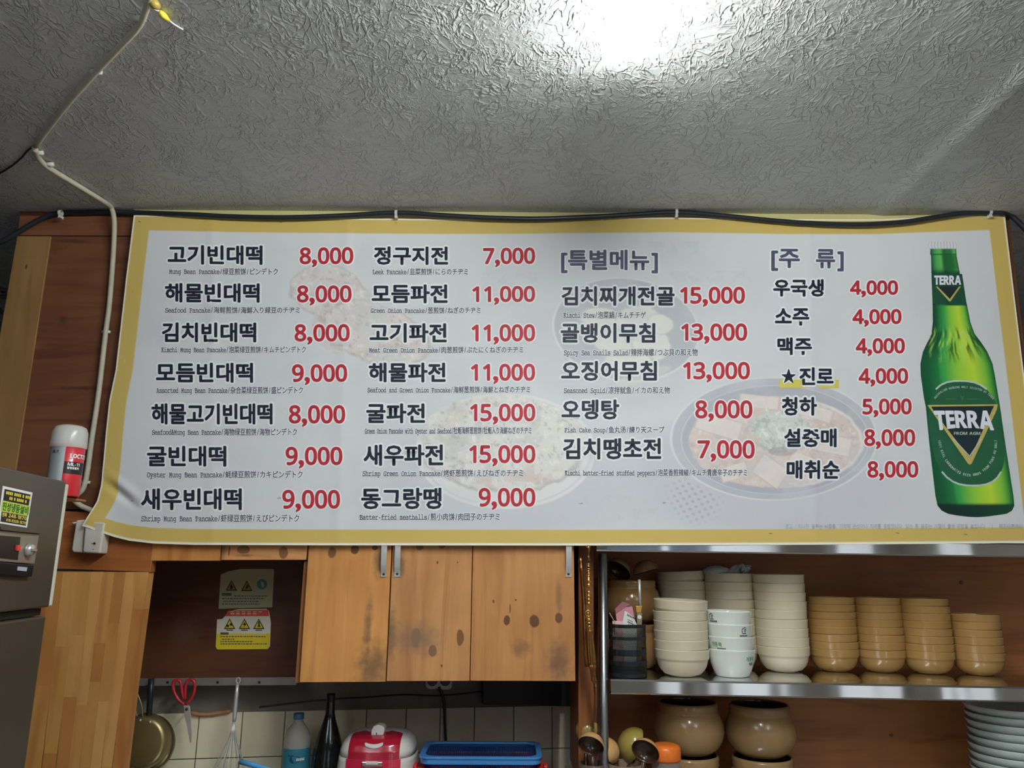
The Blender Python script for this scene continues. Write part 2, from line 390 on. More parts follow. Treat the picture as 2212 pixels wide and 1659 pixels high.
def ceiling_material():
    m = bpy.data.materials.new('stippled_ceiling_paint'); m.use_nodes = True
    N, L = nodes(m); b = N['Principled BSDF']
    b.inputs['Roughness'].default_value = 0.40; b.inputs['Specular IOR Level'].default_value = 0.28
    tc = N.new('ShaderNodeTexCoord')
    base = N.new('ShaderNodeTexNoise'); base.inputs['Scale'].default_value = 1.3; base.inputs['Detail'].default_value = 3
    L.new(tc.outputs['Object'], base.inputs['Vector'])
    cr = N.new('ShaderNodeValToRGB'); cr.color_ramp.elements[0].color = (0.545, 0.565, 0.565, 1); cr.color_ramp.elements[1].color = (0.63, 0.655, 0.665, 1)
    L.new(base.outputs['Fac'], cr.inputs['Fac']); L.new(cr.outputs['Color'], b.inputs['Base Color'])
    def mth(op, a, bb=None):
        q = N.new('ShaderNodeMath'); q.operation = op
        for i, v in enumerate((a, bb)):
            if isinstance(v, (int, float)): q.inputs[i].default_value = v
            elif v is not None: L.new(v, q.inputs[i])
        return q.outputs[0]
    # bend the coordinates so that the strokes wander
    warp = N.new('ShaderNodeTexNoise'); warp.inputs['Scale'].default_value = 5; warp.inputs['Detail'].default_value = 2
    L.new(tc.outputs['Object'], warp.inputs['Vector'])
    def strokes(rot, sc, width, seed):
        mp = N.new('ShaderNodeMapping'); mp.inputs['Rotation'].default_value = (0, 0, rot); mp.inputs['Scale'].default_value = sc; mp.inputs['Location'].default_value = (seed, seed * 2, 0)
        ad = N.new('ShaderNodeVectorMath'); ad.operation = 'MULTIPLY_ADD'; ad.inputs[1].default_value = (0.09, 0.09, 0.09)
        L.new(warp.outputs['Color'], ad.inputs[0]); L.new(tc.outputs['Object'], ad.inputs[2])
        L.new(ad.outputs[0], mp.inputs['Vector'])
        n = N.new('ShaderNodeTexNoise'); n.inputs['Scale'].default_value = 1; n.inputs['Detail'].default_value = 2.5; n.inputs['Distortion'].default_value = 0.8
        L.new(mp.outputs[0], n.inputs['Vector'])
        r = mth('ABSOLUTE', mth('SUBTRACT', n.outputs['Fac'], 0.5))
        mr = N.new('ShaderNodeMapRange'); mr.interpolation_type = 'SMOOTHSTEP'; mr.inputs['From Min'].default_value = width; mr.inputs['From Max'].default_value = 0
        L.new(r, mr.inputs['Value'])
        k = N.new('ShaderNodeTexNoise'); k.inputs['Scale'].default_value = 9; L.new(mp.outputs[0], k.inputs['Vector']); k.inputs['Scale'].default_value = 0.45
        mk = N.new('ShaderNodeMapRange'); mk.interpolation_type = 'SMOOTHSTEP'; mk.inputs['From Min'].default_value = 0.44; mk.inputs['From Max'].default_value = 0.56
        L.new(k.outputs['Fac'], mk.inputs['Value'])
        return mth('MULTIPLY', mr.outputs[0], mk.outputs[0])
    h = strokes(0.6, (22, 11, 1), 0.035, 0)
    h = mth('ADD', h, strokes(-0.5, (27, 13, 1), 0.04, 3.7))
    h = mth('ADD', h, strokes(1.5, (16, 25, 1), 0.03, 8.1))
    h = mth('ADD', h, mth('MULTIPLY', strokes(0.1, (60, 45, 1), 0.06, 5.5), 0.5))
    fn = N.new('ShaderNodeTexNoise'); fn.inputs['Scale'].default_value = 70; fn.inputs['Detail'].default_value = 4
    L.new(tc.outputs['Object'], fn.inputs['Vector'])
    h = mth('ADD', h, mth('MULTIPLY', fn.outputs['Fac'], 0.55))
    bp = N.new('ShaderNodeBump'); bp.inputs['Strength'].default_value = 0.85; bp.inputs['Distance'].default_value = 0.0024
    L.new(h, bp.inputs['Height']); L.new(bp.outputs['Normal'], b.inputs['Normal'])
    return m
m_ceil = ceiling_material()
# ceiling slab with a low trowelled ridge running diagonally across it
c1 = PZ(2260, 130, ZC); c2 = PZ(1930, 440, ZC)
nx, ny = 300, 260
X = np.linspace(-3.2, 3.4, nx); Y = np.linspace(-3.6, 4.6, ny)
XX, YY = np.meshgrid(X, Y)
d = np.array([c2.x - c1.x, c2.y - c1.y]); d /= np.linalg.norm(d)
dist = (XX - c1.x) * (-d[1]) + (YY - c1.y) * d[0]
ZZ = ZC - 0.004 * np.exp(-(dist / 0.028) ** 2) * (XX > 0.6)
me = bpy.data.meshes.new('ceiling')
idx = np.arange(nx * ny).reshape(ny, nx)
fc = np.stack([idx[:-1, :-1], idx[1:, :-1], idx[1:, 1:], idx[:-1, 1:]], -1).reshape(-1, 4)
me.from_pydata(np.stack([XX, YY, ZZ], -1).reshape(-1, 3).tolist(), [], fc.tolist()); me.materials.append(m_ceil)
me.polygons.foreach_set('use_smooth', [True] * len(me.polygons))
o = bpy.data.objects.new('ceiling', me); COL.objects.link(o); struct(o)
struct(MB().box(-3.2, 3.4, -3.6, 4.6, -0.05, 0).build('floor', m_floor))
struct(MB().box(-3.25, -3.2, -3.6, 4.6, 0, ZC + 0.02).build('wall_left', m_dark))
struct(MB().box(3.4, 3.45, -3.6, 4.6, 0, ZC + 0.02).build('wall_right', m_roomwall))
struct(MB().box(-3.2, 3.4, 4.6, 4.65, 0, ZC + 0.02).build('wall_far', m_dark))
w = MB()
w.box(-3.2, 3.4, -3.65, -3.6, 0, 0.85); w.box(-3.2, 3.4, -3.65, -3.6, 2.15, ZC + .02)
w.box(-3.2, -1.65, -3.65, -3.6, .85, 2.15); w.box(-.75, .6, -3.65, -3.6, .85, 2.15); w.box(1.8, 3.4, -3.65, -3.6, .85, 2.15)
struct(w.build('wall_rear', m_roomwall))

# back wall of the kitchen: plaster plane slightly turned, tiles proud of it
WP = Vector((-1.03, 2.57, 1.0)); WD = Vector((1, 0.15, 0)).normalized(); WN = Vector((WD.y, -WD.x, 0))   # WN faces the camera
def WPt(px, py, off=0.0): return PP(px, py, WP + WN * off, WN)
a = WP + WD * (-0.42); b = WP + WD * 1.42
pl = MB(); pl.prism([Vector((a.x, a.y, 0)), Vector((b.x, b.y, 0)), Vector((b.x, b.y, ZC)), Vector((a.x, a.y, ZC))], -WN * 0.05)
wall = struct(pl.build('wall_back', m_plaster))
m_tiles = [mat('glazed_tile_cream', (0.84, 0.77, 0.56), 0.28, var=0.12, vscale=14), mat('glazed_tile_cream_half_shade', (0.72, 0.66, 0.49), 0.35, var=0.2, vscale=14),
           mat('glazed_tile_cream_full_shade', (0.60, 0.53, 0.42), 0.38, var=0.2, vscale=14)]
jx = [150, 240, 333, 428, 522, 614, 702, 790, 876, 950, 1024, 1109, 1192, 1275]
for i in range(len(jx) - 1):
    x0 = WPt(jx[i], 1580); x1 = WPt(jx[i + 1], 1580)
    ztop = WPt(700, 1533).z
    zr = [ztop, ztop - 0.1335, ztop - 0.27, ztop - 0.41]
    for r in range(3):
        g = 0.0014
        p0 = Vector((x0.x, x0.y, 0)) + WD * g; p1 = Vector((x1.x, x1.y, 0)) - WD * g
        fr = [p0 + Vector((0, 0, zr[r + 1] + g)), p1 + Vector((0, 0, zr[r + 1] + g)), p1 + Vector((0, 0, zr[r] - g)), p0 + Vector((0, 0, zr[r] - g))]
        t = MB(); t.prism([q + WN * (0.006 + random.uniform(-.0006, .0006)) for q in fr], -WN * 0.0055)
        mi = 0 if i < 5 else (1 if i < 7 else 2)  # darker cream under the wall cabinet stands in for its shade
        t.build('tile', m_tiles[mi], wall, bevel=0.0012, seg=1)

# ================================================================== CEILING LAMP
m_tube = bpy.data.materials.new('lit_tube'); m_tube.use_nodes = True
nn, ll = nodes(m_tube); bb = nn['Principled BSDF']; bb.inputs['Base Color'].default_value = (0.9, 0.9, 0.9, 1)
bb.inputs['Emission Color'].default_value = (0.93, 0.98, 0.95, 1); bb.inputs['Emission Strength'].default_value = TUBE_L
m_white = mat('white_plastic', (0.75, 0.75, 0.73), 0.35)
te = PZ(1356, 138, ZC - 0.04)
lamp = thing('ceiling_lamp', 'lit white tube lamp on the stippled ceiling above the banner', 'lamp', (te.x, te.y - 0.6, ZC))
zl_ = ZC - .0235
t = MB(); t.tube([(te.x, te.y - 1.2, zl_), (te.x, te.y - .8, zl_), (te.x, te.y - .4, zl_), (te.x, te.y - .02, zl_), (te.x, te.y - .008, zl_), (te.x, te.y, zl_)], [.019, .019, .019, .019, .016, .010], 16)
t.build('tube', m_tube, lamp, smooth=False)
for yy_ in (te.y - 1.1, te.y - .35):
    MB().box(te.x - .008, te.x + .008, yy_ - .01, yy_ + .01, zl_ + .017, ZC - .0005).build('mounting_clip', m_white, lamp, bevel=.001)

# ================================================================== PANELLING BEHIND THE BANNER
YB = 2.195; YF = 2.216
pine = alb(178, 122, 68); pined = alb(146, 88, 42)
def ext(pa, pb, y):   # x at height y on the line pa-pb
    return pa[0] + (pb[0] - pa[0]) * (y - pa[1]) / (pb[1] - pa[1])
def board(name, quad, Yf, th, m, root, bevel=0.0015):
    b = MB(); b.prism([P(x, y, Yf) for x, y in quad], (0, th, 0)); return b.build(name, m, root, bevel=bevel)
base = P(180, 1000, YF)
pan = thing('wood_panelling', 'brown plywood panelling with pale upright board beside the menu banner', 'panelling', (base.x, YF, 1.6))
m_ply = wood('brown_plywood', alb(112, 72, 50), alb(80, 46, 32), 'X', coarse=.8, grain=.8,
             knots=[], smudges=[(P(180, 838, YF).x - base.x, P(180, 838, YF).z - 1.6, .07, .006, (.05, .02, .012, 1)), (P(135, 690, YF).x - base.x, P(135, 690, YF).z - 1.6, .012, .012, (.06, .03, .02, 1)), (P(150, 520, YF).x - base.x, P(150, 520, YF).z - 1.6, .05, .006, (.07, .035, .02, 1))])
m_stile = wood('pale_board', alb(142, 110, 70), alb(112, 82, 50), 'Z', knots=[(P(57, 576, YF).x - base.x, P(57, 576, YF).z - 1.6, .0035, .008)], grain=.6)
m_rail = wood('brown_board', alb(120, 78, 54), alb(88, 52, 36), 'X')
m_low = wood('low_board', alb(158, 98, 52), alb(120, 66, 30), 'X', offset=(3, 0, 1))
board('top_board', [(44, 447), (300, 448), (299, 509), (38, 508)], YF, .03, m_rail, pan)
board('stile', [(37, 509.5), (110, 510), (27, 1060), (-60, 1060)], YF, .03, m_stile, pan)
board('plywood_panel', [(111, 510), (298, 511), (298, 1100), (22, 1100)], YF + .004, .02, m_ply, pan)
board('lower_board', [(60, 1101), (336, 1112), (325, 1236), (60, 1226)], YF, .03, m_low, pan)
# hidden backing that the banner is stapled to, ending in the brown strip at its far edge
m_strip = wood('edge_board', alb(110, 70, 48), alb(76, 46, 32), 'Z')
bb_ = P(2000, 800, YF)
bk = thing('backing_board', 'brown wooden board edge showing beyond the beer bottle end of the banner', 'board', (bb_.x, YF, 1.7))
board('panel', [(301, 449), (2178, 452), (2254, 1085), (306, 1085)], YF, .02, m_strip, bk)

# butcher-block column
colm = thing('wood_column', 'pale laminated pine column below the banner corner, beside the grey refrigerator', 'column', (P(200, 1400, YF).x, YF, 0))
cm = [wood('pine_stave_a', alb(196, 148, 88), alb(184, 132, 74), 'Z', grain=.5), wood('pine_stave_b', alb(190, 141, 82), alb(178, 126, 69), 'Z', grain=.5, offset=(1, 0, 3)),
      wood('pine_stave_c', alb(179, 126, 70), alb(164, 110, 57), 'Z', grain=.5, offset=(2, 0, 5)), wood('pine_stave_d', alb(201, 154, 94), alb(188, 138, 80), 'Z', grain=.5, offset=(4, 0, 7))]
xl = P(75, 1229, YF).x; xr = P(320.5, 1240, YF).x; ztop = P(220, 1235, YF).z
xr_b = P(264, 1659, YF).x; xl_b = P(54, 1659, YF).x; zb = P(160, 1659, YF).z
fr = [0, .25, .38, .5, .6, .7, .80, .90, 1.0]
def colx(t, z):
    k = (ztop - z) / (ztop - zb); k = min(k, 1.0) ; return (xl + (xl_b - xl) * k * .5) * (1 - t) + (xr + (xr_b - xr) * k) * t
stv = [[2, .30, 1], [0, .2, 1, .27, 2], [1, .17, 0, .16, 2, .3, 0], [3, .35, 1], [0, .19, 2, .10, 1, .22, 3], [2, .14, 1, .2, 3], [3, .5, 0], [1, .1, 2, .2, 2]]
for i, sv in enumerate(stv):
    z = ztop; k = 0
    while z > 0.001:
        mi = sv[k] if k < len(sv) else random.randrange(4)
        ln = sv[k + 1] if k + 1 < len(sv) else random.uniform(.4, .8)
        z2 = max(0, z - ln)
        q = [Vector((colx(fr[i], z2) + .00008, YF, z2 + .0001)), Vector((colx(fr[i + 1], z2) - .00008, YF, z2 + .0001)), Vector((colx(fr[i + 1], z) - .00008, YF, z - .0001)), Vector((colx(fr[i], z) + .00008, YF, z - .0001))]
        MB().prism(q, (0, .035, 0)).build('stave', cm[mi], colm)
        z = z2; k += 2

# ================================================================== CABINETS
cabW = P(830, 1350, YF)
def knot(px, py, rx, rz, root, Yp=YF, c=None):
    p = P(px, py, Yp); s = mpp(p); r = (p.x - root[0], p.z - root[2], rx * s, rz * s)
    return r + (c,) if c else r
cab = thing('wall_cabinet', 'knotty pine wall cabinet with three doors and steel strap handles', 'cabinet', (cabW.x, YF, 1.5))
cb = (cabW.x, YF, 1.5)
smoke = (0.14, 0.085, 0.055, 1); kc = (0.17, 0.062, 0.026, 1)
md1 = wood('pine_door_a', alb(196, 142, 82), alb(170, 110, 56), 'Z', knots=[knot(717, 1193, 9, 12, cb, c=kc), knot(767, 1187, 9, 10, cb), knot(810, 1183, 7, 6, cb)],
           smudges=[knot(818, 1216, 12, 26, cb, c=smoke), knot(806, 1440, 34, 46, cb, c=smoke), knot(796, 1350, 8, 60, cb, c=(.2, .1, .05, 1))])
md2 = wood('pine_door_b', alb(184, 136, 88), alb(156, 104, 62), 'Z', knots=[knot(907, 1180, 8, 9, cb, c=kc), knot(955, 1178, 8, 7, cb, c=kc), knot(898, 1377, 11, 20, cb, c=(.22, .12, .075, 1)), knot(934, 1405, 9, 12, cb, c=(.17, .09, .055, 1)), knot(994, 1377, 8, 17, cb, c=kc), knot(945, 1215, 2, 3, cb), knot(954, 1438, 2, 3, cb), knot(988, 1215, 1.5, 2, cb)],
           smudges=[knot(866, 1222, 9, 26, cb, c=smoke), knot(842, 1370, 14, 50, cb, c=smoke), knot(900, 1380, 50, 30, cb, c=(.26, .16, .10, 1))], offset=(5, 0, 2))
md3 = wood('pine_door_c', alb(180, 129, 80), alb(150, 98, 56), 'Z', knots=[knot(1095, 1340, 7, 11, cb), knot(1154, 1342, 10.5, 14, cb), knot(1207, 1335, 8, 12, cb), knot(1066, 1299, 2, 4, cb), knot(1114, 1296, 2, 2, cb), knot(1102, 1314, 1.5, 10, cb), ],
           smudges=[knot(1205, 1430, 26, 40, cb, c=smoke), knot(1125, 1400, 20, 16, cb, c=(.24, .12, .06, 1)), knot(1207, 1290, 6, 40, cb, c=(.22, .11, .06, 1))], offset=(9, 0, 4))
doors = [((667, 1180), (647, 1474), (845.7, 1178), (832.5, 1473), md1), ((848.5, 1177), (835, 1471.5), (1020.3, 1177), (1014.2, 1471), md2), ((1022, 1177), (1015.8, 1470.5), (1239.5, 1177), (1243, 1471.5), md3)]
m_steel = mat('brushed_steel', (0.72, 0.72, 0.70), 0.36, metal=.55, var=.08, vscale=20)
m_screw = mat('dark_screw', (0.05, 0.04, 0.035), 0.5, metal=.6)
YD = YF + .001
hand = [(832.3, 829, 0), (861.5, 858, 1), (1228, 1228, 2)]
for k, (a, b_, c, d_, mm) in enumerate(doors):
    y0 = 1090
    quad = [(ext(a, b_, y0), y0), (ext(c, d_, y0), y0), d_, b_]
    dr = board('door', quad, YF, .018, mm, cab, bevel=.001)
    tx, bx, _ = hand[k]
    pt = P(tx, 1176, YF); pb = P(bx, 1246, YF); hw = 6.2 * mpp(pb)
    zt = P(tx, 1110, YF).z; pr = []
    L_ = [(pb.z, 0), (pb.z + .013, 0), (pb.z + .019, -.010), (pb.z + .034, -.019), (pb.z + .06, -.0235), (pb.z + .08, -.0245), (zt - .08, -.0245), (zt - .05, -.019), (zt - .03, -.008), (zt - .02, 0), (zt, 0)]
    L_ = [q for q in L_ if q[0] < 1.5 + 0.2]
    hb = MB()
    xm = lambda z: pb.x + (pt.x - pb.x) * (z - pb.z) / (pt.z - pb.z)
    n_ = len(L_); v = []
    for z, y in L_:
        for sx in (-1, 1):
            for yy in (0, -.0022): v.append((xm(z) + sx * hw, YF - .0005 + y * .55 + yy, z))
    f = []
    for i in range(n_ - 1):
        o_ = i * 4; p_ = o_ + 4
        f += [(o_, o_ + 2, p_ + 2, p_), (o_ + 1, p_ + 1, p_ + 3, o_ + 3), (o_, p_, p_ + 1, o_ + 1), (o_ + 2, o_ + 3, p_ + 3, p_ + 2)]
    f += [(0, 1, 3, 2), (n_ * 4 - 4, n_ * 4 - 2, n_ * 4 - 1, n_ * 4 - 3)]
    hb.add(v, f); ho = hb.build('handle', m_steel, dr, base=cb); smooth_auto(ho, 50)
    s_ = MB(); s_.lathe([(0, -.0022), (.002, -.002), (.0032, -.0005), (.0034, 0), (0, 0)], 12)
    s_.v = [(pb.x + x, YF - .0032 + z, pb.z + .0075 + y) for x, y, z in s_.v]
    s_.build('screw', m_screw, dr, base=cb, smooth=True)
# carcass: side seen at the hood end, bottom board
zbot = P(900, 1471, YF).z + .004
m_side = wood('cabinet_side', alb(150, 96, 56), alb(120, 70, 38), 'Z')
sd = MB(); sd.prism([P(656.5, 1212, YF + .021), P(666, 1212, YF + .021), P(646, 1475, YF + .021), P(637, 1476, YF + .021)], (0, .32, 0))
sd.build('side_panel', m_side, cab, bevel=.001)
xL = P(650, 1470, YF).x; xR = P(1242, 1470, YF).x
MB().box(xL, xR, YF + .022, YF + .33, zbot, zbot + .015).build('bottom_panel', m_side, cab)
MB().box(xR - .015, xR, YF + .022, YF + .33, zbot + .016, zbot + .5).build('end_panel', m_side, cab)

hoodc = thing('hood_cabinet', 'short pine cabinet over the dark recess with two knotty doors', 'cabinet', (P(490, 1200, YF).x, YF, 1.6))
hb_ = (P(490, 1200, YF).x, YF, 1.6)
mh1 = wood('hood_door_a', alb(188, 132, 74), alb(164, 102, 52), 'Z', offset=(2, 0, 9))
mh2 = wood('hood_door_b', alb(194, 142, 90), alb(168, 112, 66), 'X', knots=[knot(526, 1187, 14, 9, hb_, c=kc), knot(612, 1193, 10, 13, hb_, c=kc), knot(495, 1190, 2, 12, hb_, c=kc)], smudges=[knot(482, 1190, 6, 20, hb_, c=smoke), knot(530, 1200, 18, 3, hb_, c=kc)])
board('door', [(337, 1090), (484, 1090), (474.5, 1211.5), (326, 1211.5)], YF, .018, mh1, hoodc)
board('door', [(486, 1090), (674, 1090), (660.5, 1209.5), (477, 1210)], YF, .018, mh2, hoodc)
zh = P(500, 1210, YF).z
MB().box(P(330, 1200, YF).x, P(655, 1200, YF).x, YF + .02, YF + .3, zh + .01, zh + .025).build('bottom_panel', m_side, hoodc)
# recess back board
m_rec = wood('recess_board', alb(96, 58, 36), alb(66, 38, 25), 'X', coarse=.7, knots=[], smudges=[])
YR = 2.50
rp = P(470, 1400, YR)
rec = wood('recess_board_k', alb(88, 54, 36), alb(64, 38, 26), 'X', grain=.7, knots=[(P(400, 1370, YR).x - rp.x, P(400, 1370, YR).z - rp.z, .013, .013)], smudges=[(P(398, 1365, YR).x - rp.x, P(398, 1365, YR).z - rp.z, .045, .045, (.13, .07, .045, 1))])
rb = MB(); rb.prism([P(285, 1090, YR), P(660, 1090, YR), P(642, 1462, YR), P(262, 1467, YR)], (0, .02, 0))
ro = rb.build('recess_board', rec, None, base=rp); tag(ro, 'dark brown wooden board at the back of the recess between column and cabinet', 'board')
# aluminium rail under it
m_alu = mat('dull_aluminium', (0.36, 0.36, 0.34), 0.45, metal=.7, var=.2, vscale=30)
rl = thing('tool_rail', 'dull aluminium hanging rail under the dark recess board', 'rail', tuple(P(450, 1472, YR - .01)))
q = MB(); q.prism([P(262, 1466, YR - .004), P(640, 1463, YR - .004), P(640, 1480, YR - .004), P(262, 1482, YR - .004)], (0, .012, 0)); q.build('strip', m_alu, rl, bevel=.001)
for hx in (300, 362, 470, 560):
    p = P(hx, 1474, YR - .0045); q = MB(); q.lathe([(0, 0), (.004, 0), (.004, .001), (0, .001)], 12); q.v = [(p.x + x, p.y - z, p.z + y) for x, y, z in q.v]; q.build('hole_plug', m_screw, rl)

# ================================================================== WARNING STICKERS
def flat_map(Yp):
    def mp(q, lift):
        out = np.empty((len(q), 3))
        for i, (x, y) in enumerate(q):
            p = P(x, y, Yp - lift); out[i] = p
        return out
    return mp
def sticker(name, label, pts, upper):
    st = thing(name, label, 'sticker', tuple(P(530, 1300, YR)))
    ms = [mat('sticker_paper', alb(150, 148, 116) if upper else alb(196, 192, 176), .5), mat('sticker_black', (.02, .02, .02), .5), mat('sticker_yellow', alb(128, 116, 52) if upper else alb(196, 176, 40), .5), mat('sticker_red', alb(190, 70, 56), .5), mat('sticker_blue', alb(50, 110, 120), .5), mat('sticker_grey', (.12, .11, .1), .6)]  # upper sticker's paper and yellow are darkened to imitate the recess shade
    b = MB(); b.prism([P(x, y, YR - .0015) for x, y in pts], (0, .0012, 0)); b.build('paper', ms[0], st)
    ik = Ink(flat_map(YR - .0016))
    def tri(cx, cy, s):
        ik.poly([(cx, cy - s), (cx + s * .95, cy + s * .75), (cx - s * .95, cy + s * .75)], .0004, 1)
        s2 = s * .76; ik.poly([(cx, cy - s2), (cx + s2 * .9, cy + s * .58), (cx - s2 * .9, cy + s * .58)], .0007, 2)
    if upper:
        tri(500, 1266, 13); tri(533, 1267, 13)
        ik.poly([(500, 1261), (503, 1268), (502, 1272), (497, 1272), (497, 1267)], .001, 1); ik.poly([(530, 1272), (534, 1262), (537, 1266), (534, 1272)], .001, 1)
        ik.poly([(566 + 11 * math.cos(a), 1262 + 11 * math.sin(a)) for a in np.linspace(0, 6.1, 20)], .0005, 4)
        ik.poly([(563, 1255), (569, 1258), (571, 1267), (566, 1270), (564, 1262)], .0009, 0)
        ik.poly([(479, 1281), (500, 1281), (500, 1287), (479, 1287)], .0005, 5)
        rows = [(506, 578, 1287.5), (480, 572, 1293), (482, 560, 1299), (480, 560, 1305)]
    else:
        ik.poly([(493, 1319), (580, 1317), (581, 1331), (486, 1331)], .0004, 3)
        ik.poly([(468, 1369), (584, 1369), (581, 1398), (576, 1402), (470, 1403), (466, 1398)], .0003, 2)
        for cx in (496, 528, 559): tri(cx, 1349, 13)
        for a_, b2 in ((492, 1352), (499, 1349)): ik.poly([(a_ + 3 * math.cos(t), b2 + 3 * math.sin(t)) for t in np.linspace(0, 6, 10)], .001, 1)
        ik.poly([(530, 1342), (524, 1350), (528, 1350), (526, 1356), (533, 1347), (529, 1347)], .001, 1)
        ik.poly([(558, 1342), (561, 1342), (561, 1350), (563, 1354), (556, 1354), (558, 1350)], .001, 1)
        for cx in (496, 528, 559): ik.poly([(cx - 7, 1360), (cx + 7, 1360), (cx + 7, 1362.5), (cx - 7, 1362.5)], .0006, 5)
        ik.poly([(476, 1366), (494, 1366), (494, 1371), (476, 1371)], .0007, 5)
        for x0 in np.arange(498, 560, 12): ik.poly([(x0, 1321), (x0 + 8, 1321), (x0 + 8, 1322.5), (x0, 1322.5)], .0007, 0); 
        for x0 in np.arange(498, 548, 12): ik.poly([(x0, 1325), (x0 + 8, 1325), (x0 + 8, 1327), (x0, 1327)], .0007, 0)
        rows = [(476, 574, 1375), (480, 506, 1381), (476, 546, 1386), (476, 578, 1391)]
    for x0, x1, y in rows:
        x = x0
        while x < x1:
            w_ = random.uniform(2, 6); ik.poly([(x, y - 1.2), (min(x + w_, x1), y - 1.2), (min(x + w_, x1), y + 1.2), (x, y + 1.2)], .0006, 5); x += w_ + 1.6
    ik.build('print', ms, st)
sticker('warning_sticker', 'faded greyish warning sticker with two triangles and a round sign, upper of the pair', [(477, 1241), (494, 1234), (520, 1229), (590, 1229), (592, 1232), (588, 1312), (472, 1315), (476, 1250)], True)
sticker('warning_sticker', 'yellow and white warning sticker with three triangles and a red header', [(490, 1327), (500, 1319), (515, 1316), (575, 1315), (581, 1320), (585, 1345), (583, 1396), (578, 1402), (470, 1403), (466, 1397), (469, 1338), (480, 1337)], False)

# ================================================================== BANNER
LE = [(466, 290), (600, 273), (800, 251), (867, 237), (940, 229), (987, 225), (1050, 219), (1083, 213), (1101, 205), (1137, 187)]       # y -> x of the left edge
BE = [(186, 1137), (200, 1141), (215, 1147), (250, 1160), (280, 1168), (330, 1174), (420, 1177), (700, 1178), (1250, 1178.5), (1700, 1177), (2260, 1173)]   # x -> y of the bottom edge
TE = [(290, 466), (500, 469), (800, 472), (1150, 473), (1450, 470), (1700, 474), (1900, 473), (2100, 466), (2150, 465), (2171, 467)]
def re(y): return 2171 + (y - 470) * 0.121
wav = [(rng.uniform(-1, 1), rng.uniform(0, 6.28)) for _ in range(8)]
def wrinkle(x, y):
    """how far the sheet stands off the cabinet doors, in metres, at photo point x, y"""
    x = np.asarray(x, float); y = np.asarray(y, float)
    d = 0.0016 * np.sin(x / 170.0 + 0.6 * np.sin(y / 150)) + 0.0012 * np.sin(x / 71.0 + y / 260 + 1.3) + 0.0008 * np.sin(y / 60.0 + x / 320)
    d = d * (1 - .85 / (1 + np.exp(-(x - 1950) / 12.0)))
    for cx, sl, am in ((458, 0.0, .0016), (742, .03, .0018), (1010, 0, .0009), (1755, -.02, .0016)):
        u = x - cx + sl * (y - 800); d = d + am * np.exp(-(u / 13.0) ** 2)
    d = d + 0.020 * np.exp(-(((x - 195) / 60.0) ** 2 + ((y - 1140) / 55.0) ** 2))
    u = (x - 262) * 0.62 + (y - 1068) * -0.78; w_ = (x - 262) * .78 + (y - 1068) * .62
    d = d - 0.008 * np.exp(-(u / 10.0) ** 2 - (w_ / 34.0) ** 2) + 0.006 * np.exp(-((u - 17) / 12.0) ** 2 - (w_ / 40.0) ** 2)
    return d + .006
Rt = np.array(RM); Cc = np.array(CAM)
def bmap(q, lift):
    """photo point on the sheet -> world (the sheet hangs on the plane Y = YB, wrinkled)"""
    q = np.asarray(q, float); dirs = np.stack([q[:, 0] - W / 2, H / 2 - q[:, 1], -F * np.ones(len(q))], 1) @ Rt.T
    p = Cc + dirs * (YB / dirs[:, 1])[:, None]
    p[:, 1] -= wrinkle(q[:, 0], q[:, 1]) - .006 + lift
    return p
ban = thing('menu_banner', 'long white menu banner with yellow border and red prices stapled across the cabinets', 'banner', (0.2, YB, 1.65))
nu, nv = 1060, 400
uu = np.linspace(0, 1, nu); vv = np.linspace(0, 1, nv); U, V = np.meshgrid(uu, vv)
yc = 468 + V * 700
x_l = interp(yc, LE); x_r = re(yc)
Xp = x_l + U * (x_r - x_l)
yt = interp(Xp, TE); yb = interp(Xp, BE); Yp = yt + V * (yb - yt)
x_l = interp(Yp, LE); Xp = x_l + U * (re(Yp) - x_l)
def lin(c): return np.array(srgb(*c))
PAPER = (192, 196, 203); pal = 0.74 / lin(PAPER) * np.array([.965, .985, 1.03])
def ink(c): return lin(c) * pal
col = np.ones((nv, nu, 3)) * ink(PAPER)
def fbm(x, y, s, seed=0, oct_=4):
    r = np.random.default_rng(seed); out = np.zeros_like(x); amp = 1; tot = 0
    for k in range(oct_):
        g = r.random((64, 64)); fx = (x / s * 2 ** k) % 63; fy = (y / s * 2 ** k) % 63
        i = fx.astype(int); j = fy.astype(int); a = fx - i; b = fy - j; a = a * a * (3 - 2 * a); b = b * b * (3 - 2 * b)
        v = (g[j, i] * (1 - a) + g[j, i + 1] * a) * (1 - b) + (g[j + 1, i] * (1 - a) + g[j + 1, i + 1] * a) * b
        out += v * amp; tot += amp; amp *= .55
    return out / tot
def ss(a, b, x): t = np.clip((x - a) / (b - a), 0, 1); return t * t * (3 - 2 * t)
def ell(cx, cy, rx, ry, ang=0):
    c, s = math.cos(ang), math.sin(ang); dx = Xp - cx; dy = Yp - cy
    return np.sqrt(((dx * c + dy * s) / rx) ** 2 + ((-dx * s + dy * c) / ry) ** 2)
def paint(mask, c, k=1.0):
    global col
    c_ = ink(c) if not isinstance(c, np.ndarray) else c
    col = col * (1 - (mask * k)[..., None]) + c_ * (mask * k)[..., None]
n1 = fbm(Xp, Yp, 90, 1); n2_ = fbm(Xp, Yp, 22, 2); n3 = fbm(Xp, Yp, 9, 3); n4 = fbm(Xp, Yp, 34, 4)
def food(mask, cs, cd, spots, k=.9):
    paint(mask, cs, k); paint(mask * ss(.5, .68, n2_), cd, .55 * k); paint(mask * ss(.60, .72, n3), spots, .6 * k)
    paint(mask * ss(.62, .75, 1 - n3), (226, 224, 216), .5 * k)
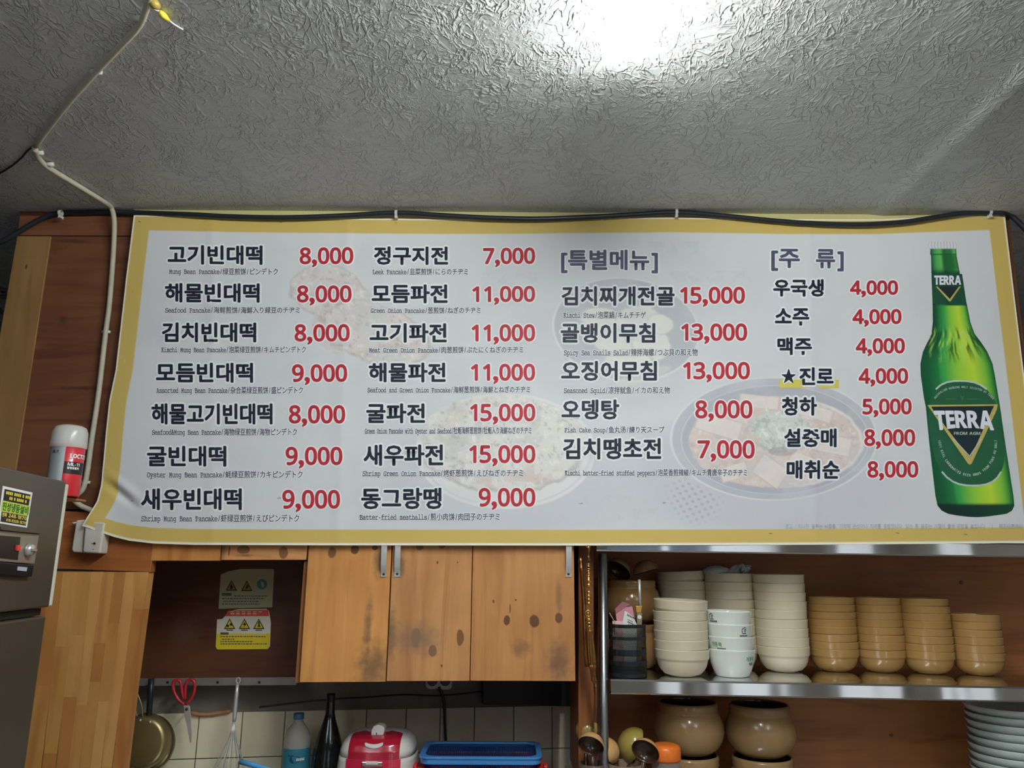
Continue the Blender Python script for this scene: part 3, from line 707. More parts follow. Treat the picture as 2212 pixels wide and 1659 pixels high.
# two mung bean pancakes
e = ell(712, 632, 86, 58, .25) + (n2_ - .5) * .3; food(ss(1.03, .96, e), (198, 191, 189), (184, 168, 166), (158, 142, 142), .85); paint(ss(.07, .0, np.abs(e - .99)), (162, 140, 136), .3)
e = ell(735, 700, 60, 62, .5) + (n2_ - .5) * .3; food(ss(1.03, .96, e), (196, 186, 184), (182, 164, 162), (156, 140, 138), .7)
e = ell(812, 722, 116, 66, .32) + (n2_ - .5) * .3; food(ss(1.03, .96, e), (202, 193, 188), (188, 170, 164), (156, 138, 136), .9); paint(ss(.07, .0, np.abs(e - .99)), (162, 138, 132), .35)
# plate with green onion pancake
e = ell(1092, 980, 235, 150, .02); paint(ss(1.35, .85, ell(1100, 1035, 250, 120)), (180, 182, 196), .7)
paint(ss(1.0, .985, ell(1092, 975, 196, 126)), (206, 208, 210), 1); paint(ss(.025, 0, np.abs(ell(1092, 975, 186, 118) - .99)), (176, 178, 188), .5)
e = ell(1085, 958, 186, 106, .03) + (n2_ - .5) * .12; food(ss(1.0, .96, e), (206, 202, 196), (198, 184, 178), (150, 152, 146), .95)
paint(ss(1, .9, e) * ss(.58, .7, n4), (168, 178, 168), .4); paint(ss(1, .9, e) * ss(990, 1040, Yp) * ss(.45, .6, n2_), (204, 178, 168), .7)
paint(ss(.06, 0, np.abs(e - .97)) * ss(960, 1020, Yp), (140, 136, 140), .5)
# dark dish with dumplings
paint(ss(1.25, .9, ell(1290, 775, 190, 90, .25)), (182, 184, 196), .7)
paint(ss(1.0, .98, ell(1352, 712, 160, 112, .12)), (166, 170, 184), .95)
paint(ss(.03, 0, np.abs(ell(1352, 712, 160, 112, .12) - .985)), (204, 207, 212), .9)
for cx, cy, rx, ry in ((1300, 690, 48, 26), (1382, 690, 50, 30), (1330, 740, 52, 26), (1408, 745, 44, 34), (1360, 780, 56, 24), (1425, 700, 30, 22)):
    e = ell(cx, cy, rx, ry, .1) + (n2_ - .5) * .35; paint(ss(1.03, .9, e), (212, 212, 200), .9); paint(ss(.14, 0, np.abs(e - 1.0)), (180, 180, 182), .5)
paint(ss(1, .8, ell(1390, 812, 70, 14, -.3)), (196, 200, 190), .6)
# pot of stew
paint(ss(1.35, .8, ell(1640, 1040, 280, 120, .1)), (176, 178, 194), .75)
paint(ss(1.0, .985, ell(1672, 948, 226, 134)), (168, 171, 186), 1); paint(ss(.02, 0, np.abs(ell(1672, 948, 226, 134) - .985)), (206, 209, 215), .9)
paint(ss(1.0, .985, ell(1674, 950, 208, 120)), (158, 161, 178), 1); paint(ss(.016, 0, np.abs(ell(1674, 950, 206, 119) - .985)), (196, 200, 210), .7)
e = ell(1675, 955, 190, 100) + (n2_ - .5) * .05; food(ss(1.0, .97, e), (208, 184, 174), (206, 168, 152), (178, 158, 152), .97)
paint(ss(.04, 0, np.abs(e - .985)) * ss(1640, 1800, Xp), (222, 216, 206), .8)
paint(ss(1, .9, e) * ss(.55, .66, n4), (214, 196, 186), .7)
for cx, cy, rx, ry, an in ((1552, 920, 50, 20, .3), (1640, 868, 44, 14, .1), (1665, 1018, 34, 24, .6), (1585, 1020, 30, 16, -.3), (1740, 1000, 36, 16, .4), (1800, 960, 40, 20, .2), (1760, 890, 40, 14, .3)):
    e2 = np.maximum(np.abs((Xp - cx) * math.cos(an) + (Yp - cy) * math.sin(an)) / rx, np.abs(-(Xp - cx) * math.sin(an) + (Yp - cy) * math.cos(an)) / ry)
    paint(ss(1.05, .9, e2), (218, 204, 194), .8); paint(ss(.12, 0, np.abs(e2 - 1)), (186, 166, 160), .5)
e = ell(1688, 930, 74, 48, .2) + (n2_ - .5) * .6; paint(ss(1.0, .85, e), (192, 200, 192), .95); paint(ss(1, .85, e) * ss(.55, .68, n3), (148, 166, 156), .7); paint(ss(1, .85, e) * ss(.58, .7, 1 - n3), (222, 228, 220), .6)
paint(ss(1, .8, ell(1716, 955, 18, 14)), (206, 210, 214), .9)
paint(ss(1.1, .9, ell(1690, 975, 30, 10)) , (130, 120, 130), .5)
# woven mat
u_ = (Xp + Yp * .35) / 11.0; v_ = (Yp - Xp * .3) / 9.0
mk = ss(.25, .6, np.sin(u_ * 3.1416) * np.sin(v_ * 3.1416)) * ss(1.0, .5, ell(1500, 1075, 75, 66, .6)) * ss(1, 1.1, ell(1672, 948, 226, 134))
paint(mk, (158, 156, 166), .8)
# handling marks and ghosts of the older banner
paint(ss(.5, .8, n1), (184, 188, 197), .5)
for cx, cy, w_, h_ in ((1440, 535, 70, 14), (1530, 598, 90, 12), (1100, 600, 60, 12), (1330, 1080, 70, 10), (1380, 1110, 46, 12), (1850, 1085, 24, 12)):
    bx = ss(1.1, .9, np.maximum(np.abs(Xp - cx) / w_, np.abs(Yp - cy) / h_)) * ss(.45, .6, fbm(Xp, Yp, 16, 9, 2)); paint(bx, (176, 180, 190), .35)
for cx, cy, ln in ((605, 1076, 8), (1255, 1088, 6), (1435, 1086, 5), (285, 1082, 4)):
    paint(ss(1, .7, ell(cx, cy, ln, 2, -.1)), (120, 118, 112), .7)
col = col * .92 + ink(PAPER) * .08; gy = col.mean(-1, keepdims=True) * np.array([.985, .995, 1.04]); col = gy + (col - gy) * .62   # the pictures are printed faintly
# yellow border with its white trim
dl = Xp - x_l; drr = re(Yp) - Xp; dt = Yp - interp(Xp, TE); db = interp(Xp, BE) - Yp
dmin = np.minimum(np.minimum(dl / 37, drr / 37), np.minimum(dt / 32, db / 34))
yel = np.array([.67, .49, .14])
paint(ss(1.03, .97, dmin), yel); wl = ink((222, 222, 214))
paint(np.maximum(np.maximum(ss(4, 2.6, dl), ss(6, 4.2, db)), np.maximum(ss(3, 1.6, dt), ss(4, 2.6, drr))), wl, .9)
q = np.stack([Xp, Yp], -1).reshape(-1, 2); pts = bmap(q, 0)
me = bpy.data.meshes.new('sheet'); base = np.array([0.2, YB, 1.65]); nvt = len(pts)
idx = np.arange(nvt).reshape(nv, nu); fc = np.stack([idx[:-1, :-1], idx[1:, :-1], idx[1:, 1:], idx[:-1, 1:]], -1).reshape(-1, 4)
me.vertices.add(nvt); me.vertices.foreach_set('co', (pts - base).astype(np.float32).ravel())
me.loops.add(fc.size); me.loops.foreach_set('vertex_index', fc.astype(np.int32).ravel())
me.polygons.add(len(fc)); me.polygons.foreach_set('loop_start', np.arange(0, fc.size, 4, dtype=np.int32)); me.polygons.foreach_set('loop_total', np.full(len(fc), 4, dtype=np.int32))
me.update(calc_edges=True)
at = me.color_attributes.new('print', 'FLOAT_COLOR', 'POINT'); ca = np.ones((nvt, 4), np.float32); ca[:, :3] = np.clip(col.reshape(-1, 3), 0, 1); at.data.foreach_set('color', ca.ravel())
me.polygons.foreach_set('use_smooth', np.ones(len(fc), bool)); me.materials.append(attr_mat('banner_vinyl', .5, .35))
o = bpy.data.objects.new('printed_sheet', me); COL.objects.link(o); o.parent = ban
# lettering
m_ink = mat('navy_black_ink', ink((30, 35, 50)), .5, var=0, spec=.3); m_head = mat('slate_ink', ink((76, 78, 100)), .5, var=0, spec=.3)
m_red = mat('red_ink', ink((164, 42, 54)), .5, var=0, spec=.3); m_halo = mat('halo_ink', ink((212, 216, 222)), .5, var=0, spec=.3)
m_cap = mat('caption_ink', ink((84, 86, 100)), .5, var=0, spec=.3); m_foot = mat('pale_ink', ink((150, 154, 168)), .5, var=0, spec=.3)
m_mark = mat('yellow_marker', (.72, .62, .12), .5, var=0, spec=.3)
R0 = [(0, 0)]
def words(name, s, mode, x0, x1, y0, y1, m_, bold, halo, nb=8, nh=10):
    g = fit(layout(s, mode), mode, x0 + bold, x1 - bold, y0 + bold, y1 - bold); ik = Ink(bmap)
    if halo: ik.put(g, (ring(bold + halo, nh) + (ring((bold + halo) * .5, 5) if halo > 3 else [])), .0005, 0)
    ik.put(g, (R0 + ring(bold, nb)) if bold > .3 else R0, .0010, 1)
    return ik.build(name, [m_halo, m_], ban)
for n_, x0, x1, y0, y1, p_, a0, a1, b0, b1 in NAMES:
    words('dish_name', n_, 'ko', x0, x1, y0, y1, m_ink, 1.45, 4.0)
    words('price', p_, 'num', a0, a1, b0, b1, m_red, 1.5, 3.0, 8, 10)
for s_, x0, x1, y0, y1 in CAPS: words('caption', s_, 'cap', x0, x1, y0, y1, m_cap, 0.32, 1.8, 3, 5)
words('heading', '[특별메뉴]', 'ko', 1211.7, 1421, 540, 591, m_head, 1.4, 3.0)
words('heading', '[주', 'ko', 1665.3, 1727.5, 538, 586, m_head, 1.4, 3.0); words('heading', '류]', 'ko', 1762, 1823, 538, 586, m_head, 1.4, 3.0)
words('footnote', FOOT, 'ko', 1697, 2215, 1131.5, 1144, m_foot, 0.0, 0)
ik = Ink(bmap); ik.poly([(1684, 820), (1812.7, 820), (1812.7, 838), (1684, 838)], .0003, 0); ik.build('highlight_stripe', [m_mark], ban)
words('star', '★', 'ko', 1688, 1719, 796.5, 827.6, m_ink, .8, 3.2)
# printed bottle
PR = [(522, 2007, 2064), (530, 2005, 2066.6), (537, 2007, 2066), (538, 2010, 2065), (549, 2009, 2066), (552, 2011, 2066), (600, 2012.3, 2075), (660, 2014.5, 2089), (696, 2015, 2096), (721, 2012, 2105), (742, 2002, 2121), (760, 1993.5, 2132.6), (786, 1988, 2144), (812, 1989, 2149), (860, 1995.6, 2157), (878, 1999.5, 2160), (955, 2007, 2171), (1033, 2016, 2183), (1071, 2020.5, 2189), (1092, 2025, 2191), (1103, 2034, 2186), (1110, 2048, 2174), (1114, 2072, 2145)]
nr, nc = 420, 90
yy = np.linspace(522, 1114, nr); tt = np.linspace(0, 1, nc); T, YY2 = np.meshgrid(tt, yy)
Lx = interp(YY2, [(p[0], p[1]) for p in PR]); Rx = interp(YY2, [(p[0], p[2]) for p in PR]); XX2 = Lx + T * (Rx - Lx)
YY3 = YY2 + np.where(YY2 > 1040, 0, 0) + 3 * np.sin(T * math.pi) * ss(1080, 1110, YY2)
def rampc(t, stops):
    out = np.zeros(t.shape + (3,)); 
    for k in range(3): out[..., k] = np.interp(t, [s[0] for s in stops], [ink(s[1])[k] for s in stops])
    return out
cb2 = rampc(T, [(0, (10, 52, 38)), (.12, (18, 84, 52)), (.32, (50, 148, 72)), (.5, (130, 186, 60)), (.72, (172, 200, 58)), (.88, (110, 176, 60)), (.97, (30, 110, 52)), (1, (16, 70, 44))])
cn = rampc(T, [(0, (14, 64, 44)), (.22, (74, 158, 84)), (.36, (90, 170, 92)), (.5, (30, 98, 52)), (.8, (40, 120, 60)), (.93, (90, 170, 90)), (1, (18, 80, 46))])
cdark = rampc(T, [(0, (8, 40, 34)), (.25, (26, 92, 62)), (.5, (14, 58, 44)), (.8, (26, 78, 52)), (1, (8, 44, 34))])
bc = np.where((YY2 < 660)[..., None], cn, cb2)
def bp(mask, c, k=1.0):
    global bc
    c_ = ink(c) if isinstance(c, tuple) else c; bc = bc * (1 - (mask * k)[..., None]) + c_ * (mask * k)[..., None]
bp(ss(575, 592, YY2) * ss(662, 658, YY2), cdark, 1)
bp(ss(1.0, .8, np.abs(YY2 - 566) / 16) * ss(.38, .5, T), (24, 88, 48), .7)
fx = fbm(T * 260 + np.sin(YY2 / 9) * 3, YY2 * .42 - T * 60 * 0, 16, 12, 3)
sh = ss(700, 725, YY2) * ss(800, 750, YY2 + 30 * np.abs(T - .45)); bp(sh * ss(.5, .62, fx), (14, 62, 34), .85); bp(sh * ss(.56, .68, 1 - fx), (176, 204, 96), .6)
dk = ss(1.06, .9, ((T - .0) / .26)) * ss(735, 780, YY2); bp(dk, (14, 84, 50), .55)
bp(ss(1084, 1092, YY2), rampc(T, [(0, (10, 40, 34)), (.5, (14, 48, 40)), (1, (18, 64, 44))]), 1)
bp(ss(538, 537, YY2), rampc((T * 9) % 1, [(0, (176, 176, 190)), (.5, (206, 208, 218)), (1, (170, 170, 184))]), 1)
for by in (549.5,): bp(ss(2.2, .6, np.abs(YY2 - by)), (16, 74, 44), .8)
me = bpy.data.meshes.new('bottle_print'); pts = bmap(np.stack([XX2, YY3], -1).reshape(-1, 2), .0004) - base
idx = np.arange(nr * nc).reshape(nr, nc); fc = np.stack([idx[:-1, :-1], idx[1:, :-1], idx[1:, 1:], idx[:-1, 1:]], -1).reshape(-1, 4)
me.from_pydata(pts.tolist(), [], fc.tolist()); at = me.color_attributes.new('print', 'FLOAT_COLOR', 'POINT'); ca = np.ones((nr * nc, 4), np.float32); ca[:, :3] = np.clip(bc.reshape(-1, 3), 0, 1); at.data.foreach_set('color', ca.ravel())
me.polygons.foreach_set('use_smooth', [True] * len(fc)); me.materials.append(attr_mat('bottle_ink', .45, .35))
bot = bpy.data.objects.new('bottle_picture', me); COL.objects.link(bot); bot.parent = ban; bot['_b'] = list(map(float, base)); bot['label'] = 'printed green beer bottle'
mg = mat('label_green_ink', ink((28, 84, 56)), .45, var=.25, vscale=14); mk_ = mat('label_black_ink', ink((22, 40, 44)), .45, var=0); mgo = mat('gold_ink', ink((176, 160, 92)), .45, var=.2, vscale=60); msv = mat('silver_ink', ink((170, 182, 184)), .45, var=.2, vscale=40); mwh = mat('white_ink', ink((206, 210, 224)), .45, var=0)
lab = []
for k in range(48):   # rounded label outline: arch above, U below
    a = 2 * math.pi * k / 48; cx, cy = 2088, 936; c_, s_ = math.cos(a), math.sin(a)
    r = 1 / ((abs(c_) / 79) ** 2.7 + (abs(s_) / 113) ** 2.7) ** (1 / 2.7); x, y = cx + r * c_ , cy + r * s_; lab.append((x + (y - cy) * .125, y))
def inset(pts, k, cx=2088, cy=936): return [(cx + (y - cy) * .125 + (x - cx - (y - cy) * .125) * k, cy + (y - cy) * k) for x, y in pts]
ik = Ink(bmap)
arc_top = [p for p in lab if p[1] < 880]; arc_bot = [p for p in lab if p[1] > 985]
ik.poly(lab, .0006, 1)
def strip(pts, w0, mi, lift):
    n = len(pts); out = []
    for i in range(n - 1):
        a = np.array(pts[i]); b = np.array(pts[i + 1]); d = b - a; d = d / (np.linalg.norm(d) + 1e-9); nrm = np.array([-d[1], d[0]]) * w0
        ik.poly([a + nrm - d * .3, b + nrm + d * .3, b - nrm + d * .3, a - nrm - d * .3], lift + 1e-6 * i, mi)
def seq(pred):
    i0 = [k for k in range(48) if pred(lab[k])]; 
    ks = list(range(96)); run = [];best = []
    for k in ks:
        if pred(lab[k % 48]): run.append(lab[k % 48])
        else:
            if len(run) > len(best): best = run
            run = []
    return best
strip(seq(lambda p: p[1] < 852), 1.9, 3, .0008); strip(seq(lambda p: p[1] > 1015), 1.9, 3, .0008)
V3 = [(2005, 877), (2153, 875), (2095, 1003)]
ik.poly([(2003, 875), (2155, 873.5), (2153, 885), (2099, 1001), (2095, 1004), (2091, 1002)], .0009, 2)
ik.poly([(2011, 878.5), (2147, 877), (2142, 887), (2097.5, 985), (2094, 988), (2090.5, 985), (2017, 889)], .0012, 4)
for a_, b_, w_ in (((2059, 948), (2094, 986), 1.2), ((2094, 986), (2119, 948), 1.2)): strip([a_, b_], w_, 3, .0014)
bo = ik.build('label', [msv, mg, mgo, msv, mk_], bot)
def words2(s, mode, x0, x1, y0, y1, m_, bold, root, name, lift=.0016, slant=0.0):
    g = fit(layout(s, mode), mode, x0, x1, y0, y1); g = [(np.stack([a[:, 0] + (a[:, 1] - y0) * slant, a[:, 1]], 1), f) for a, f in g]
    ik = Ink(bmap); ik.put(g, (R0 + ring(bold, 6)) if bold else R0, lift, 0); return ik.build(name, [m_], root)
# the big word grows towards its first and last letters
g = fit(layout('TERRA', 'lat'), 'lat', 2019, 2143, 888, 924); gg = []
for a, f in g:
    k = np.abs((a[:, 0] - 2081) / 62); a = a.copy(); a[:, 1] += ss(.3, 1, k) * (a[:, 1] - 888) / 36 * 5; a[:, 0] += (a[:, 1] - 905) * .12; gg.append((a, f))
ik = Ink(bmap); ik.put(gg, R0 + ring(1.0, 6), .0017, 0); ik.build('wordmark', [mwh], bot)
words2('FROM AGM', 'lat', 2060, 2117, 933, 939.5, msv, 0, bot, 'lettering')
ik = Ink(bmap); ik.poly([(2013, 590), (2078, 592), (2088, 658), (2014.5, 656)], .0007, 0)
ik.poly([(2021, 619), (2075, 619), (2053, 651), (2050, 651)], .0009, 1); ik.poly([(2025, 619), (2071, 619), (2051.5, 646)], .0011, 2); ik.build('neck_label', [mat('neck_green_ink', ink((22, 70, 52)), .45), mgo, mk_], bot)
g = fit(layout('TERRA', 'lat'), 'lat', 2018, 2075, 596, 615)
ik = Ink(bmap); ik.put(g, R0 + ring(.6, 6), .0017, 0); ik.build('wordmark', [mwh], bot)
def arc_words(s, path, size, m_, lift=.0012):
    P_ = np.array(path); seg = np.linalg.norm(np.diff(P_, axis=0), axis=1); cum = np.concatenate([[0], np.cumsum(seg)]); tot = cum[-1]
    ik = Ink(bmap); n = len(s)
    for i, c in enumerate(s):
        if c == ' ': continue
        t = tot * (i + .5) / n; x = np.interp(t, cum, P_[:, 0]); y = np.interp(t, cum, P_[:, 1]); x2 = np.interp(min(t + 2, tot), cum, P_[:, 0]); y2 = np.interp(min(t + 2, tot), cum, P_[:, 1]); x1 = np.interp(max(t - 2, 0), cum, P_[:, 0]); y1_ = np.interp(max(t - 2, 0), cum, P_[:, 1])
        an = math.atan2(y2 - y1_, x2 - x1); gx, gf = GL[SANS(c)]
        if not len(gx): continue
        q = (gx - [(gx[:, 0].max() + gx[:, 0].min()) / 2, .35]) * size * [.8, -1]; ca_, sa = math.cos(an), math.sin(an)
        ik.put([(np.stack([x + q[:, 0] * ca_ - q[:, 1] * sa, y + q[:, 0] * sa + q[:, 1] * ca_], 1), gf)], R0, lift, 0)
    ik.build('lettering', [m_], bot)
arc_words('AUSTRALIAN GENUINE MALT SELECTED BY TERRA', [(2018, 861), (2030, 848), (2045, 840), (2062, 837), (2080, 836), (2100, 838), (2118, 842), (2134, 850), (2146, 862)], 6.2, msv)
arc_words('100% REAL CARBONATED BEER MADE FROM PURE AG MALT', [(2028, 950), (2033, 972), (2042, 993), (2056, 1010), (2075, 1023), (2095, 1027), (2115, 1023), (2132, 1010), (2144, 992), (2150, 970), (2151, 950)], 7.6, msv)
ik = Ink(bmap); ik.poly([(2073, 852), (2078, 866), (2083, 852), (2079, 858)], .0012, 0); ik.poly([(2042, 861), (2064, 861), (2064, 863), (2042, 863)], .0012, 0); ik.poly([(2088, 861), (2112, 861), (2112, 863), (2088, 863)], .0012, 0)
ik.build('emblem', [mat('dim_gold_ink', ink((70, 100, 62)), .5)], bot)
# older banner showing above
m_old = mat('faded_yellow_vinyl', (.62, .56, .26), .5, var=.06)
ob = MB(); ob.prism([P(290, 447, YB + .008), P(2171, 451, YB + .008), P(2174, 500, YB + .008), P(290, 500, YB + .008)], (0, .0015, 0))
oo = ob.build('old_banner', m_old, None, base=P(1200, 470, YB + .008)); tag(oo, 'pale yellow edge of an older banner above the white one', 'banner')
tr = MB(); tr.prism([P(290, 445.5, YB + .0075), P(2171, 449.5, YB + .0075), P(2171, 451.5, YB + .0075), P(290, 447.5, YB + .0075)], (0, .0004, 0))
t_ = tr.build('white_trim', m_halo, oo, base=P(1200, 470, YB + .008))
# staples
m_st = mat('staple_steel', (.3, .27, .2), .4, metal=.8)
for sx, sy, an in ((606, 480, .2), (855, 481, .1), (1108, 479, 0), (1305, 476, .1), (303, 480, .4), (2015, 472, 0), (288, 630, 1.5), (270, 780, 1.5), (1665, 1152, .1), (1938, 1151, .1), (2085, 1154, .1), (240, 985, 1.2), (1640, 474, 0)):
    p = bmap(np.array([[sx, sy]]), .0012)[0]; dx = math.cos(an) * .004; dz = -math.sin(an) * .004
    MB().tube([(p[0] - dx, p[1], p[2] - dz), (p[0] + dx, p[1], p[2] + dz)], .0005, 5).build('staple', m_st, ban)

# ================================================================== STEEL SHELF UNIT
m_ss = bpy.data.materials.new('polished_stainless'); m_ss.use_nodes = True
N, L = nodes(m_ss); b = N['Principled BSDF']; b.inputs['Metallic'].default_value = 1; b.inputs['Base Color'].default_value = (.66, .67, .68, 1); b.inputs['Roughness'].default_value = .07
tc = N.new('ShaderNodeTexCoord'); mp = N.new('ShaderNodeMapping'); mp.inputs['Scale'].default_value = (7, 7, 1.5); nz = N.new('ShaderNodeTexNoise'); nz.inputs['Scale'].default_value = 1; nz.inputs['Detail'].default_value = 1
L.new(tc.outputs['Object'], mp.inputs[0]); L.new(mp.outputs[0], nz.inputs['Vector']); bpn = N.new('ShaderNodeBump'); bpn.inputs['Distance'].default_value = .004; bpn.inputs['Strength'].default_value = .6
L.new(nz.outputs['Fac'], bpn.inputs['Height']); L.new(bpn.outputs[0], b.inputs['Normal'])
m_post = mat('post_steel', (.36, .38, .39), .28, metal=1)
YS = 2.235; kS = -0.04
def ys(x): return YS + kS * (x - .27)
sn = Vector((-kS, 1, 0)).normalized()
def SF(px, py, off=0): return PP(px, py, (.27, YS + off, 0), sn)
pA = SF(1319, 1466); pB = SF(2212, 1483); slx = (pB.z - pA.z) / (pB.x - pA.x); XE = 1.95
def zshelf(x): return pA.z + slx * (x - pA.x)
unit = thing('steel_shelf_unit', 'stainless steel shelf unit with round post holding the stacked bowls', 'shelf unit', (1.1, YS + .2, 0))
def slab(zf, x0, x1, hgt, back, root, name):
    """folded sheet: top, rounded front fascia and return lip"""
    b = MB(); prof = [(back, 0), (.012, 0), (.004, -.0015), (0, -.006), (0, -hgt + .004), (.003, -hgt), (.03, -hgt), (.03, -hgt + .002), (.005, -hgt + .004), (.003, -.008), (.012, -.004), (back, -.004)]
    v = []
    for x in (x0, x1):
        for y, z in prof: v.append((x, ys(x) + y, zf(x) + z))
    n = len(prof); f = [(i, (i + 1) % n, n + (i + 1) % n, n + i) for i in range(n)] + [tuple(range(n)), tuple(range(2 * n - 1, n - 1, -1))]
    b.add(v, f); o = b.build(name, m_ss, root); smooth_auto(o, 18); return o
slab(zshelf, pA.x, XE, .040, .36, unit, 'shelf')
qA = SF(1289, 1190.5); qB = SF(2212, 1204); sl2 = (qB.z - qA.z) / (qB.x - qA.x)
slab(lambda x: qA.z + sl2 * (x - qA.x) + .040, qA.x, XE, .040, .36, unit, 'shelf')
p0 = SF(1302.5, 1196, .022); p1 = SF(1304.5, 1659, .022)
MB().tube([(p0.x, p0.y, p0.z), (p1.x, p1.y, p1.z), (p1.x, p1.y, .05)], .0135, 24).build('post', m_post, unit, smooth=True)
pr_ = XE - .02
MB().tube([(pr_, ys(pr_) + .02, p0.z), (pr_, ys(pr_) + .02, .05)], .0135, 20).build('post', m_post, unit, smooth=True)
slab(lambda x: .9, p1.x + .015, XE, .04, .36, unit, 'shelf')
# wooden back board of the unit and the upright at its end
m_bb = wood('shelf_back_board', alb(165, 108, 64), alb(128, 78, 46), 'X', coarse=.6, grain=.8, knots=[(P(2076, 1258, 2.62).x - 1.1, P(2076, 1258, 2.62).z, .007, .007), (P(1925, 1588, 2.62).x - 1.1, P(1925, 1588, 2.62).z, .007, .005)],
             smudges=[])
bbd = MB().box(.26, 2.1, 2.62, 2.64, 0.3, 2.3).build('shelf_back_board', m_bb, None, base=(1.1, 2.62, 0)); tag(bbd, 'reddish brown wooden board behind the steel shelves', 'board')
up = MB(); up.prism([P(1249.5, 1150, 2.30), P(1282, 1150, 2.30), P(1284, 1700, 2.30), P(1249.5, 1700, 2.30)], (0, .31, 0))
uo = up.build('side_board', wood('side_board', alb(138, 84, 46), alb(100, 56, 30), 'Z'), None, base=tuple(P(1265, 1400, 2.30)), bevel=.001); tag(uo, 'narrow upright brown board between the pine cabinet and the steel post', 'board')

# ================================================================== BOWLS
def onshelf(px, py):
    """point on the steel shelf's top seen at px, py"""
    n = Vector((-slx, 0, 1)).normalized(); return PP(px, py, (pA.x, 0, pA.z + .0008), n)
m_cream = mat('cream_melamine', (.78, .68, .50), .32, var=.04, vscale=10, coat=.2)
m_gold = mat('ochre_melamine', (.43, .245, .08), .22, var=.05, vscale=10, coat=.5)
m_porc = mat('white_glazed_bowl', (.84, .88, .83), .2, var=.02, coat=.5)
def bowl_proto(name, label, m, R, Hh, collar, group):
    """two-step bowl: rounded body, upright collar"""
    t = thing(name, label, 'bowl', (0, 0, 0), group=group, local=True)
    hs = Hh - collar
    outer = [(0, .002), (R * .44, .002), (R * .46, 0), (R * .50, 0), (R * .51, .003), (R * .66, hs * .12), (R * .80, hs * .36), (R * .88, hs * .62), (R * .915, hs * .86), (R * .93, hs * .97), (R * .965, hs + .001), (R * .975, hs + .004), (R * .992, Hh - .003), (R, Hh - .0012), (R * .992, Hh)]
    inner = [(R * .968, Hh - .0006), (R * .955, Hh - .004), (R * .945, hs + .004), (R * .90, hs * .96), (R * .86, hs * .72), (R * .78, hs * .44), (R * .62, hs * .2), (R * .4, .008), (0, .007)]
    b = MB(); b.lathe(outer + inner, 44); b.build('bowl_body', m, t, smooth=True)
    return t
protos = {}
def stack(kind, cxpx, basepy, n, name, label, group, wpx, hpx, collpx, m, tilt_top=None, dy=0, jit=.4, rims=None):
    base = onshelf(cxpx, basepy); s = mpp(base + Vector((0, 0, .05))) ; R = wpx * s / 2; base.y += R * .46
    s = mpp(base + Vector((0, 0, .05))); R = wpx * s / 2
    key = (kind,)
    if key not in protos:
        protos[key] = [bowl_proto(name, label(0, n), m, R, hpx * s, collpx * s, group), R, hpx * s, collpx * s, False]
    pr = protos[key]; pitch = pr[3] - .0008
    z = zshelf(base.x) + .0012; out = []
    for i in range(n):
        jx = random.uniform(-jit, jit) * .0014; jy = random.uniform(-jit, jit) * .0014
        loc = (base.x + jx, base.y + jy, z); rot = (random.uniform(-.006, .006) * jit, -slx + random.uniform(-.006, .006) * jit, random.uniform(0, 6))
        if tilt_top and i == n - 1: loc = (loc[0], loc[1], loc[2] + .004); rot = tilt_top
        if not pr[4]: o = pr[0]; o.location = loc; o.rotation_euler = rot; o['label'] = label(i, n); o['group'] = group; pr[4] = True
        else: o = dup(pr[0], loc, label(i, n), group, rot)
        out.append(o); z += pitch
    return out, base, R, z - pitch + pr[2]
ORD = ['bottom', 'second', 'third', 'fourth', 'fifth', 'sixth', 'seventh', 'eighth', 'ninth', 'tenth']
def lab_(what, where):
    def f(i, n):
        if i == 0: return f'bottom {what} of {where}'
        if i == n - 1: return f'top {what} of {where}'
        return f'{ORD[i]} {what} from the bottom of {where}'
    return f
A1 = stack('cream', 1480.5, 1463, 6, 'cream_bowl', lab_('cream bowl', 'the front stack beside the pen holder'), 'cream bowls, front stack by the pen holder', 117, 55, 20.4, m_cream, tilt_top=(0.02, .035, 0))
A2 = stack('cream', 1486, 1441, 9, 'cream_bowl', lab_('shaded cream bowl', 'the back stack beside the large brown pot'), 'cream bowls, back stack by the pen holder', 117, 55, 20.4, m_cream, tilt_top=(0.0, -.05, 0))
B2 = stack('cream', 1593, 1446, 9, 'cream_bowl', lab_('cream bowl', 'the stack under the white cloth'), 'cream bowls, stack behind the white bowls', 117, 55, 20.4, m_cream)
C1 = stack('cream', 1704, 1453, 9, 'cream_bowl', lab_('cream bowl', 'the stack next to the ochre bowls'), 'cream bowls, stack next to the ochre ones', 117, 55, 20.4, m_cream)
gs = [(1814, 1451.5, 8, 'the stack touching the cream bowls'), (1917, 1453, 8, 'the second stack from the cream bowls'), (2022, 1457, 8, 'the third stack from the cream bowls'), (2131.5, 1460, 6, 'the shortest stack at the end')]
for gx, gy, gn, wh in gs:
    stack('gold', gx, gy, gn, 'ochre_bowl', lab_('ochre bowl', wh), 'ochre bowls in ' + wh.replace('the ', ''), 104, 46, 15.9, m_gold)

